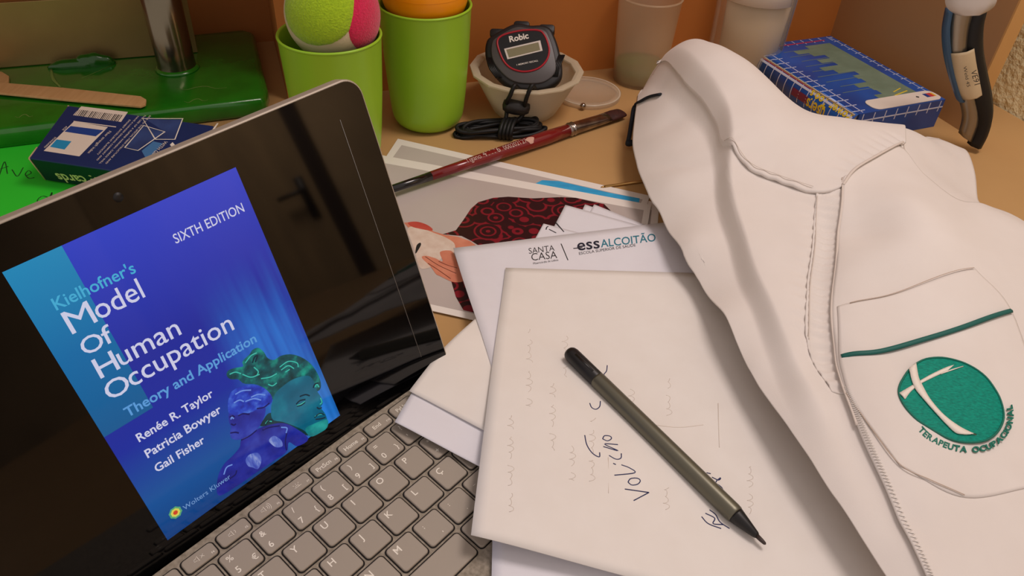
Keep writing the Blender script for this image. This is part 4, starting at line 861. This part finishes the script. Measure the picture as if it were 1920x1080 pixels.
mk('worn_corner', *tube([CF.pt(0, 0, czt), CF.pt(0, cwid * 0.2, czt)], 0.6, 8), MATS['bare_card'], cbox)
def kq_(x, y): d = ray(40 + x / 5.0526, 180 + y / 5.0526); o_ = CF.pt(0, 0, czt); t = ((o_ - CAM) @ CF.n) / (d @ CF.n); X = CAM + d * t - CF.o; return (X @ CF.u, X @ CF.v)
def cpoly(name, pts, off, mat): P = [kq_(*p) for p in pts]; return mk(name, [CF.pt(a, b, czt + off) for a, b in P], poly_fill(P), mat, cbox, smooth=False)
cpoly('barcode_panel', [(568, 98), (1010, 152), (945, 246), (490, 182)], 0.05, cream)
bars = []
for i in range(26):
    t0 = i / 26; t1 = t0 + random.uniform(0.008, 0.026)
    A0, A1 = np.array((500, 184)), np.array((925, 243)); B0, B1 = np.array((540, 128)), np.array((968, 182))
    P = [kq_(*(A0 + (A1 - A0) * t0)), kq_(*(A0 + (A1 - A0) * t1)), kq_(*(B0 + (B1 - B0) * t1)), kq_(*(B0 + (B1 - B0) * t0))]
    bars.append(([CF.pt(a, b, czt + 0.1) for a, b in P], [(0, 1, 2, 3)]))
mk('barcode_bars', *join(bars), black_ink, cbox, smooth=False)
cpoly('chart_panel', [(500, 240), (820, 295), (550, 572), (212, 520)], 0.05, cream)
cpoly('chart_bar_blue', [(468, 285), (780, 325), (705, 383), (410, 338)], 0.1, M('chart_blue', (34, 66, 140), 0.4)); cpoly('chart_bar_cyan', [(335, 412), (476, 430), (410, 508), (272, 482)], 0.1, M('chart_cyan', (36, 142, 190), 0.4))
cpoly('chart_axis', [(496, 236), (900, 290), (896, 298), (494, 242)], 0.12, cream)
def ctext(body, A, B, mat, ys=1.0, bold=0.0): a, b = kq_(*A), kq_(*B); text_on('lettering', body, CF, a, b, czt + 0.1, mat, cbox, ys=ys, bold=bold)
ctext('DUE TO THE SPECIAL FIBER STRUCTURE AND', (1215, 185), (795, 640), cream, 0.8, 0.004)
ctext('THE USE OF A SUPERB VARNISH, CARDS WILL', (1170, 178), (735, 640), cream, 0.8, 0.004)
ctext('HAVE A LONGER DEALING COMFORT AND', (1102, 190), (710, 608), cream, 0.8, 0.004)
ctext('EXHIBIT EXCELLENT ELASTICITY', (1022, 225), (712, 555), cream, 0.8, 0.004)
ctext('Fiber strength index', (832, 330), (625, 540), cream, 1.1); ctext('ACE', (425, 285), (385, 322), cream, 1.0, 0.01); ctext('STANDARD', (318, 388), (212, 488), cream, 1.0, 0.01)
ctext('WITH GIANT', (1360, 425), (1180, 605), cream, 1.2); ctext('A', (1440, 440), (1330, 545), M('card_box_white', (236, 228, 214), 0.45), 1.0, 0.04)
lw = 0.7
for poly in ([(1150, 215), (1530, 215), (1455, 412), (1270, 412)], [(1160, 280), (1360, 340), (1105, 518), (980, 490)]):
    P = [CF.pt(*kq_(*p), czt + 0.15) for p in poly]; mk('card_outline', *tube(P, lw, 6, True, flat=0.3), MATS['card_box_white'], cbox)
cpoly('card_picture', [(1160, 285), (1350, 342), (1105, 510), (990, 485)], 0.06, M('card_picture_navy', (34, 44, 84), 0.4, noise=(40, 0.6), rgb2=(60, 84, 140))); cpoly('card_picture', [(1180, 222), (1520, 222), (1450, 405), (1280, 405), (1360, 340)], 0.05, MATS['card_picture_navy'])
cpoly('light_patch', [(1140, 520), (1250, 430), (1340, 450), (1190, 610)], 0.04, M('card_light_blue', (70, 120, 170), 0.4))
mk('card_outline', *tube([CF.pt(*kq_(1800, 345), czt + .15), CF.pt(*kq_(1860, 260), czt + .15)], 0.9, 6, flat=0.3), MATS['card_box_white'], cbox)
def sq_(x, y): return sdf.px(40 + x / 5.0526, 180 + y / 5.0526)
a, b = sq_(990, 800), sq_(312, 730)
text_on('lettering', 'playing cards', sdf, a, b, 0.25, M('card_box_pale_yellow', (222, 216, 150), 0.45), cbox, ys=1.15, bold=0.02)
# ================================================================== LAB COAT
coat = thing('lab_coat', 'white lab coat heaped on the desk, with teal embroidered pocket emblem', 'coat', at(1560, 640, 20))
cloth = M('white_cotton', (226, 220, 214), 0.9, noise=(25, 0.5), rgb2=(221, 214, 207), bump=(1400, 0.10), sheen=0.15)
CP = [
 (1196, 178, 58), (1188, 235, 51), (1190, 295, 46), (1215, 365, 40), (1240, 405, 37), (1280, 475, 36), (1315, 535, 36), (1398, 680, 36), (1483, 809, 34), (1560, 926, 32), (1655, 1070, 31), (1760, 1225, 30),
 (1245, 215, 70), (1262, 310, 61), (1300, 420, 54), (1360, 560, 49), (1420, 660, 46), (1500, 790, 41), (1590, 930, 37),
 (1400, 400, 58), (1440, 500, 54), (1480, 620, 50), (1480, 400, 59), (1505, 520, 53), (1545, 680, 46), (1545, 400, 61),
 (1578, 370, 66), (1572, 440, 62), (1566, 520, 58), (1560, 600, 54), (1575, 700, 51), (1606, 800, 47), (1655, 910, 43), (1730, 1060, 38),
 (1640, 400, 72), (1700, 380, 80), (1690, 470, 72), (1640, 540, 60), (1760, 470, 74), (1820, 440, 66), (1720, 570, 62), (1800, 600, 58), (1880, 560, 54), (1700, 700, 53), (1800, 760, 50), (1890, 720, 47), (1720, 880, 45), (1820, 950, 42), (1900, 880, 42), (1850, 1080, 36), (1960, 1000, 34), (2020, 700, 36), (1985, 540, 42), (2060, 900, 30), (1940, 470, 48), (1890, 410, 50), (1800, 385, 58), (1740, 345, 66),
 (1790, 290, 36), (1760, 270, 44), (1825, 350, 32), (1850, 385, 30), (1806, 278, 26), (1740, 300, 54),
 (1262, 97, 80), (1335, 90, 91), (1385, 115, 90), (1432, 150, 85), (1470, 184, 80), (1512, 215, 75), (1612, 233, 67), (1700, 240, 62),
 (1240, 125, 77), (1300, 165, 86), (1380, 190, 88), (1440, 250, 82), (1352, 265, 76), (1400, 305, 69), (1460, 335, 65), (1525, 355, 66), (1560, 300, 72), (1640, 270, 71), (1690, 285, 68),
]
PT = [at(*c) for c in CP]
for (x, y, z) in [(1198, 150, 58), (1225, 115, 70), (1262, 95, 80), (1290, 82, 87), (1335, 86, 91), (1385, 110, 90), (1432, 147, 85), (1470, 181, 80), (1512, 213, 74), (1560, 222, 70), (1612, 231, 66), (1700, 238, 62), (1750, 246, 46), (1806, 274, 26)]:
    q = at(x, y, z); PT.append(q + np.array([3, 18, -13])); PT.append(q + np.array([6, 34, -min(44, z - 6)]))
PT = np.array(PT); Sx = PT[:, :2] / 100.0
def phi(r2): return np.where(r2 > 1e-12, 0.5 * r2 * np.log(np.maximum(r2, 1e-12)), 0.0)
N_ = len(PT); A_ = np.zeros((N_ + 3, N_ + 3)); A_[:N_, :N_] = phi(((Sx[:, None] - Sx[None]) ** 2).sum(2)) + np.eye(N_) * 0.02
A_[:N_, N_:] = np.c_[np.ones(N_), Sx]; A_[N_:, :N_] = A_[:N_, N_:].T
W_ = np.linalg.solve(A_, np.r_[PT[:, 2], 0, 0, 0])
def curve_dist(P, line):
    """signed distance to a polyline (positive to its right, walking along it) and arc fraction"""
    a, b = line[:-1], line[1:]; ab = b - a; L = np.linalg.norm(ab, axis=1); cum = np.r_[0, np.cumsum(L)]
    t = np.clip(((P[:, None] - a[None]) * ab[None]).sum(2) / (L * L), 0, 1); q = a[None] + t[..., None] * ab[None]
    e = np.linalg.norm(P[:, None] - q, axis=2); k = e.argmin(1); r = np.arange(len(P)); v = P - q[r, k]; u = ab[k]
    sg = np.sign(u[:, 1] * v[:, 0] - u[:, 0] * v[:, 1]); sg[sg == 0] = 1
    return e[r, k] * sg, (cum[k] + t[r, k] * L[k]) / cum[-1]
# the long fold: everything left of it lies lower
FLD = [(1205, 108, 66), (1236, 128, 66), (1275, 165, 70), (1312, 205, 68), (1338, 245, 64), (1350, 295, 58), (1353, 350, 52), (1364, 405, 48), (1384, 460, 46), (1410, 538, 45), (1448, 632, 43), (1495, 740, 41), (1550, 850, 38)]
fold = spline([at(*p)[:2] for p in FLD], 70)
plc = spline([at(x, y, z)[:2] for x, y, z in ((1550, 395, 56), (1548, 470, 52), (1541, 550, 48), (1538, 640, 44), (1560, 740, 40), (1600, 850, 37), (1670, 980, 34))], 40)
cr2 = spline([at(x, y, z)[:2] for x, y, z in ((1215, 300, 40), (1270, 322, 40), (1330, 330, 42))], 16)
cr3 = spline([at(x, y, z)[:2] for x, y, z in ((1440, 640, 40), (1500, 740, 38), (1590, 900, 36), (1650, 1010, 34))], 24)
dent = at(1622, 432, 66)[:2]; dent2 = at(1260, 235, 50)[:2]; dent3 = at(1300, 560, 30)[:2]
def sstep(t): t = np.clip(t, 0, 1); return t * t * (3 - 2 * t)
def HC(x, y):
    xy = np.stack([np.atleast_1d(x), np.atleast_1d(y)], -1).astype(float); p = xy / 100.0
    z = phi(((p[:, None] - Sx[None]) ** 2).sum(2)) @ W_[:N_] + W_[N_] + p @ W_[N_ + 1:]
    d, s = curve_dist(xy, fold); h = np.interp(s, [0, .12, .35, .5, .7, .88, 1], [8, 22, 24, 20, 15, 8, 0]); wd = np.interp(s, [0, .3, .45, .7, 1], [13, 9, 4, 4.5, 9])
    # FLD runs away from the collar, so the lower side is to its right
    z = z - h * sstep(0.5 + d / (2 * wd))
    d, s = curve_dist(xy, plc); z = z - np.interp(s, [0, .1, .7, 1], [0, 6, 6, 3]) * np.exp(-(d / 11) ** 2)
    d, s = curve_dist(xy, cr2); z = z - 3.0 * np.exp(-(d / 9) ** 2) * np.sin(np.clip(s, 0.02, .98) * math.pi)
    d, s = curve_dist(xy, cr3); z = z + 1.5 * np.exp(-(d / 22) ** 2) * np.sin(np.clip(s, 0.02, .98) * math.pi)
    z = z - 7 * np.exp(-((xy - dent) ** 2).sum(1) / 22 ** 2) - 3 * np.exp(-((xy - dent2) ** 2).sum(1) / 16 ** 2)
    z = np.maximum(z, 2.0)
    return z if len(z) > 1 else float(z[0])
def onc(x, y): return march(x, y, HC)
def wxy(pts): return [onc(x, y)[:2] for x, y in pts]
def seg_dist(P, line):
    d = np.full(len(P), 1e9); s = np.zeros(len(P)); acc = 0
    for a, b in zip(line[:-1], line[1:]):
        ab = b - a; L = np.linalg.norm(ab); t = np.clip(((P - a) @ ab) / (L * L), 0, 1); q = a + t[:, None] * ab; e = np.linalg.norm(P - q, axis=1)
        m = e < d; d[m] = e[m]; s[m] = acc + t[m] * L; acc += L
    return d, s
def patch(name, top, bot, left, right, nu, nv, off, thick=1.0, detail=None, label=None):
    cv = lambda q: spline([p if isinstance(p, np.ndarray) else onc(*p)[:2] for p in q], 40)
    P = coons(cv(top), cv(bot), cv(left), cv(right), nu, nv)
    z = HC(P[:, 0], P[:, 1]) + off
    if detail is not None: z = z + detail(P)
    return mk(name, np.c_[P, z], [f[::-1] for f in grid_faces(nu, nv)], cloth, coat, thick=thick, label=label)
Ledge = [(1196, 178), (1188, 235), (1190, 295), (1215, 365), (1240, 405), (1280, 475), (1315, 535), (1398, 680), (1483, 809), (1560, 926), (1655, 1070), (1760, 1225)]
Pmid = [at(1500, 240, 74)[:2], (1540, 300), (1560, 370), (1562, 450), (1562, 550), (1580, 640), (1615, 750), (1665, 860), (1745, 1000), (1870, 1230)]
fold_ln = np.array([at(*p, 45)[:2] for p in ((1420, 330), (1530, 362))])
def left_detail(P):
    d, s = seg_dist(P, np.array(wxy([(1527, 370), (1524, 450), (1512, 550), (1510, 640)])))
    z = 0.8 * np.exp(-(d / 9) ** 2) * np.sin(s * 0.55)
    z += 0.5 * np.sin(P[:, 0] * 0.045 + P[:, 1] * 0.02) * np.sin(P[:, 1] * 0.03)
    return z
patch('left_front', [at(1196, 178, 36)[:2], at(1210, 140, 48)[:2], at(1236, 112, 72)[:2], at(1290, 84, 86)[:2], at(1385, 112, 89)[:2], at(1500, 240, 74)[:2]], [(1760, 1220), (1800, 1226), (1830, 1230)], Ledge, Pmid, 150, 90, 0.0, detail=left_detail)
Redge = [(1578, 340), (1572, 420), (1565, 500), (1556, 590), (1562, 660), (1575, 725), (1603, 805), (1650, 910), (1722, 1065), (1800, 1220)]
rtop = [(1578, 340), (1640, 292), (1690, 280), (1735, 335), (1800, 381), (1860, 392), (1900, 408), (1950, 445), (1990, 490)]
pock = [(1560, 583), (1825, 508), (1895, 590), (1960, 800), (1930, 920), (1803, 938), (1684, 880), (1578, 745)]
def right_detail(P):
    e, s = seg_dist(P, np.array(wxy(Redge))); z = 1.5 * np.exp(-(e / 7) ** 2)
    d, s = seg_dist(P, np.array(wxy([(1600, 650), (1700, 760), (1790, 900)]))); z += 0.7 * np.exp(-(d / 10) ** 2)
    d, s = seg_dist(P, np.array(wxy([(1790, 640), (1900, 600)]))); z += 0.5 * np.sin(P[:, 0] * 0.06) * np.sin(P[:, 1] * 0.05)
    return z
patch('right_front', rtop, [(1800, 1220), (1900, 1240), (2100, 1260)], Redge, [(1990, 490), (2060, 700), (2090, 950), (2100, 1260)], 130, 90, 2.2, detail=right_detail)
patch('sleeve', [at(1680, 239, 60)[:2], at(1740, 246, 48)[:2], at(1780, 263, 36)[:2], at(1806, 277, 26)[:2]], [(1700, 320), (1740, 352), (1800, 392), (1853, 398)], [at(1680, 239, 60)[:2], (1685, 280), (1700, 320)], [at(1806, 277, 26)[:2], (1830, 335), (1853, 398)], 40, 40, 0.0)
ctop_z = [(1236, 112, 74), (1262, 96, 80), (1290, 83, 87), (1335, 87, 91), (1385, 111, 90), (1432, 148, 85), (1470, 182, 80), (1512, 214, 75), (1560, 223, 70), (1612, 232, 66), (1698, 239, 62)]
ctop_w = [at(*p)[:2] + np.array([1.0, 8.0]) for p in ctop_z]
ctop = [(1236, 112), (1262, 96), (1290, 83), (1335, 87), (1385, 111), (1432, 148), (1470, 182), (1512, 214), (1560, 223), (1612, 232), (1698, 239)]
cbot = [(1234, 122), (1275, 155), (1312, 195), (1340, 240), (1354, 280), (1400, 318), (1460, 345), (1525, 366), (1578, 354), (1600, 325), (1640, 300), (1696, 272)]
clow = np.array(wxy([(1352, 278), (1400, 318), (1460, 345), (1525, 366)])); ctip = np.array(wxy([(1578, 354), (1600, 325), (1640, 300), (1696, 272)]))
def collar_detail(P):
    d, s = seg_dist(P, clow); z = 0.6 * np.exp(-(d / 10) ** 2) * np.sin(s * 0.42 + 1.2 * np.sin(s * 0.11))
    d2, s2 = seg_dist(P, ctip); z += 1.2 * np.exp(-(d2 / 14) ** 2) * np.sin(s2 * 0.5)
    return z
patch('collar', ctop_w, cbot, [ctop_w[0], onc(*cbot[0])[:2]], [ctop_w[-1], onc(1696, 272)[:2]], 46, 150, 3.0, 2.0, collar_detail)
# hidden back: falls from the collar down behind
P0 = [at(1200, 160, 42), at(1215, 132, 54)] + [at(*p) for p in ctop_z] + [at(1750, 248, 46), at(1806, 277, 26)]
rows = []
P0 = spline(P0, 60)
for t in np.linspace(0, 1, 10):
    R_ = P0 + np.array([5, 36, 0]) * t; zz = HC(R_[:, 0], R_[:, 1]); rows.append(np.c_[R_[:, :2], zz])
mk('back_panel', np.vstack(rows), grid_faces(10, 60), cloth, coat, thick=1.0)
def pucker(P):
    return 0.0 * P[:, 0]
pl_, pr_ = [(1530, 350), (1524, 450), (1512, 550), (1512, 640), (1560, 735)], [(1590, 335), (1574, 450), (1567, 550), (1564, 640), (1582, 740)]
pmid = np.array(wxy([((a[0] + b[0]) / 2, (a[1] + b[1]) / 2) for a, b in zip(pl_, pr_)]))
def plk(P):
    d, s = seg_dist(P, pmid); return 0.9 * np.sin(s * 0.75 + 0.6 * np.sin(s * 0.2)) * np.clip(1 - d / 14, 0, 1) + 0.25 * np.sin(s * 2.0) + 0.6 * (d > 9)
patch('placket', [pl_[0], pr_[0]], [pl_[-1], pr_[-1]], pl_, pr_, 130, 18, 1.0, 0.8, plk)
# seams
seam_m = M('white_thread', (214, 204, 194), 0.8)
def seam(name, pts, rad=0.5, off=0.5, mat=seam_m, n=60, flat=0.6):
    P = spline(wxy(pts), n); z = HC(P[:, 0], P[:, 1]) + off; return mk(name, *tube(np.c_[P, z], rad, 6, flat=flat), mat, coat)
seam('collar_piping', [(1578, 354), (1600, 325), (1640, 300), (1690, 274)], 1.2, 4.0)
seam('collar_stitching', [(1356, 272), (1402, 311), (1462, 338), (1522, 358)], 0.35, 4.2)
seam('front_edge_fold', Redge[:7], 0.9, 3.4)
seam('shoulder_seam', [(1694, 250), (1700, 290), (1745, 340)], 0.4, 0.5)
seam('placket_stitching', [(1531, 372), (1528, 450), (1517, 550), (1515, 640)], 0.4, 2.0)
zz = []; E_ = spline(wxy([(1578, 735), (1606, 805), (1653, 910), (1725, 1065), (1770, 1160)]), 160)
for i, q in enumerate(E_):
    t = E_[min(i + 1, 159)] - E_[max(i - 1, 0)]; t /= np.linalg.norm(t); nrm = np.array([-t[1], t[0]]); p = q + nrm * (2.6 if i % 2 else 0.2); zz.append((p[0], p[1], HC(p[0], p[1]) + 3.9))
mk('overlock_stitching', *tube(zz, 0.35, 5), M('bright_thread', (236, 230, 222), 0.8), coat)
# pocket laid on the right front
def RH(x, y): return HC(x, y) + 2.2
F0 = Frame((0, 0, 0), (1, 0, 0), (0, 1, 0))
pk = coons(spline(wxy([(1566, 583), (1690, 552), (1825, 509)]), 20), spline(wxy([(1684, 880), (1803, 938), (1935, 918)]), 20), spline(wxy([(1566, 583), (1572, 700), (1600, 770), (1684, 880)]), 20), spline(wxy([(1825, 509), (1895, 592), (1955, 790), (1935, 918)]), 20), 60, 60)
pkz = HC(pk[:, 0], pk[:, 1]) + 2.2 + right_detail(pk) + 0.6
mk('pocket', np.c_[pk, pkz], [f[::-1] for f in grid_faces(60, 60)], cloth, coat, thick=0.5)
PKO = 3.5
seam('pocket_stitching', [(1582, 745), (1630, 812), (1684, 880), (1740, 908), (1803, 936)], 0.35, PKO + 0.3, M('pocket_thread', (186, 168, 152), 0.8), 40)
seam('pocket_top_stitching', [(1590, 576), (1690, 552), (1822, 510)], 0.3, PKO + 0.3, MATS['pocket_thread'], 30)
seam('pocket_piping', [(1574, 677), (1640, 668), (1720, 647), (1800, 622), (1890, 591)], 1.9, PKO + 0.4, M('teal_piping', (22, 96, 88), 0.6), 50, 0.7)
def q7(x, y): return (1660 + x / 4.908, 650 + y / 4.908)
def coat_pt(x, y, off): q = march(x, y, lambda a, b: HC(a, b) + PKO); return np.array([q[0], q[1], q[2] + off])
eo = spline([(120, 420), (130, 360), (160, 300), (210, 225), (270, 170), (350, 125), (440, 108), (530, 108), (640, 130), (740, 165), (840, 220), (930, 295), (1000, 390), (1050, 480), (1080, 580), (1085, 660), (1060, 740), (1010, 810), (930, 865), (840, 885), (750, 888), (650, 875), (560, 845), (470, 795), (380, 740), (290, 680), (220, 610), (170, 545), (135, 480)], 72, True)
ec = np.array([600, 500.0]); vs, fs = [], []
for i in range(9):
    for p in eo: q = ec + (p - ec) * i / 8; vs.append(coat_pt(*q7(*q), 0.9 - 0.5 * (i == 8)))
fs = [(i * 72 + k_, (i + 1) * 72 + k_, (i + 1) * 72 + (k_ + 1) % 72, i * 72 + (k_ + 1) % 72) for i in range(8) for k_ in range(72)]
thr = M('teal_embroidery', (0, 158, 134), 0.6, noise=(420, 0.5, 3), rgb2=(0, 112, 98), bump=(600, 0.8), stretch=(1, 3, 1), spec=0.25)
emb = mk('emblem_disc', vs, fs, thr, coat, label='teal embroidered oval emblem')
mk('emblem_border', *tube([coat_pt(*q7(*p), 0.6) for p in eo], 0.6, 6, True), M('teal_embroidery_dark', (8, 110, 92), 0.6), coat)
whe = M('white_embroidery', (234, 226, 214), 0.6, bump=(900, 0.5))
def emb_poly(name, pts, off, mat):
    return mk(name, [coat_pt(*q7(*p), off) for p in pts], poly_fill(pts), mat, coat, smooth=False)
def emb_ribbon(name, A, B, n=30, off=1.35, mat=whe):
    a, b = spline(A, n), spline(B, n); vs = []
    for p, q in zip(a, b): vs += [coat_pt(*q7(*p), off), coat_pt(*q7(*((p + q) / 2)), off + 0.3), coat_pt(*q7(*q), off)]
    mk(name, vs, grid_faces(n, 3), mat, coat, thick=0.6)
emb_ribbon('emblem_cross_bar', [(122, 438), (270, 350), (400, 275), (540, 208), (625, 180)], [(175, 497), (230, 425), (330, 350), (490, 270), (560, 240)])
emb_ribbon('emblem_cross_bar', [(500, 262), (600, 222), (705, 192)], [(505, 268), (610, 232), (708, 196)])
emb_ribbon('emblem_cross_stem', [(208, 215), (235, 330), (270, 410), (330, 485), (430, 600), (560, 740), (650, 815), (745, 815)], [(272, 168), (295, 300), (330, 375), (400, 500), (520, 640), (650, 740), (760, 800), (828, 830)])
arcp = spline([(318, 752), (375, 815), (435, 855), (510, 893), (575, 918), (640, 935), (705, 946), (770, 951), (835, 949), (890, 940), (945, 925), (1005, 892), (1060, 848), (1105, 792), (1132, 740), (1145, 690), (1150, 640), (1147, 595), (1136, 540)], 200)
acc = np.r_[0, np.cumsum(np.linalg.norm(np.diff(arcp, axis=0), axis=1))]
msg = 'TERAPEUTA OCUPACIONAL'; parts = []
wid = [(text_mesh(c)[0][:, 0].max() - text_mesh(c)[0][:, 0].min()) + 0.12 if c != ' ' else 0.55 for c in msg]; tot = sum(wid); pos = 0
for c, wdt in zip(msg, wid):
    if c != ' ':
        v, f = text_mesh(c, 0.035); x0 = v[:, 0].min(); pts = []
        for x, y, _ in v:
            s = (pos + x - x0) / tot * acc[-1]; p = np.array([np.interp(s, acc, arcp[:, 0]), np.interp(s, acc, arcp[:, 1])])
            sm = (pos + wdt / 2) / tot * acc[-1]; t = np.array([np.interp(sm + 8, acc, arcp[:, 0]) - np.interp(sm - 8, acc, arcp[:, 0]), np.interp(sm + 8, acc, arcp[:, 1]) - np.interp(sm - 8, acc, arcp[:, 1])]); t /= np.linalg.norm(t)
            q = p + np.array([t[1], -t[0]]) * (y - 0.35) / 0.7 * 52; pts.append(coat_pt(*q7(*q), 0.6))
        parts.append((pts, f))
    pos += wdt
mk('emblem_lettering', *join(parts), MATS['teal_embroidery_dark'], coat, smooth=False, thick=0.5)
# dark hanging loop at the collar end
lp = [(1237, 182, 3.0), (1218, 186, 3.0), (1202, 193, 2.5)]
Lp = [onc(x, y) + np.array([0, 0, o_]) for x, y, o_ in lp] + [at(1190, 199, 34), at(1185, 225, 24), at(1180, 255, 14), at(1176, 272, 6)]
mk('hanging_loop', *tube(spline(Lp, 40), 2.2, 8, flat=0.6), M('navy_tape', (16, 24, 34), 0.7), coat, label='dark navy tape loop')
mk('hanging_loop_knot', *lathe([(0.5, -4), (3, -3), (3.6, 0), (3, 3), (0.5, 4)], at(1180, 268, 8), 12, (1, 0.2, 0)), MATS['navy_tape'], coat)
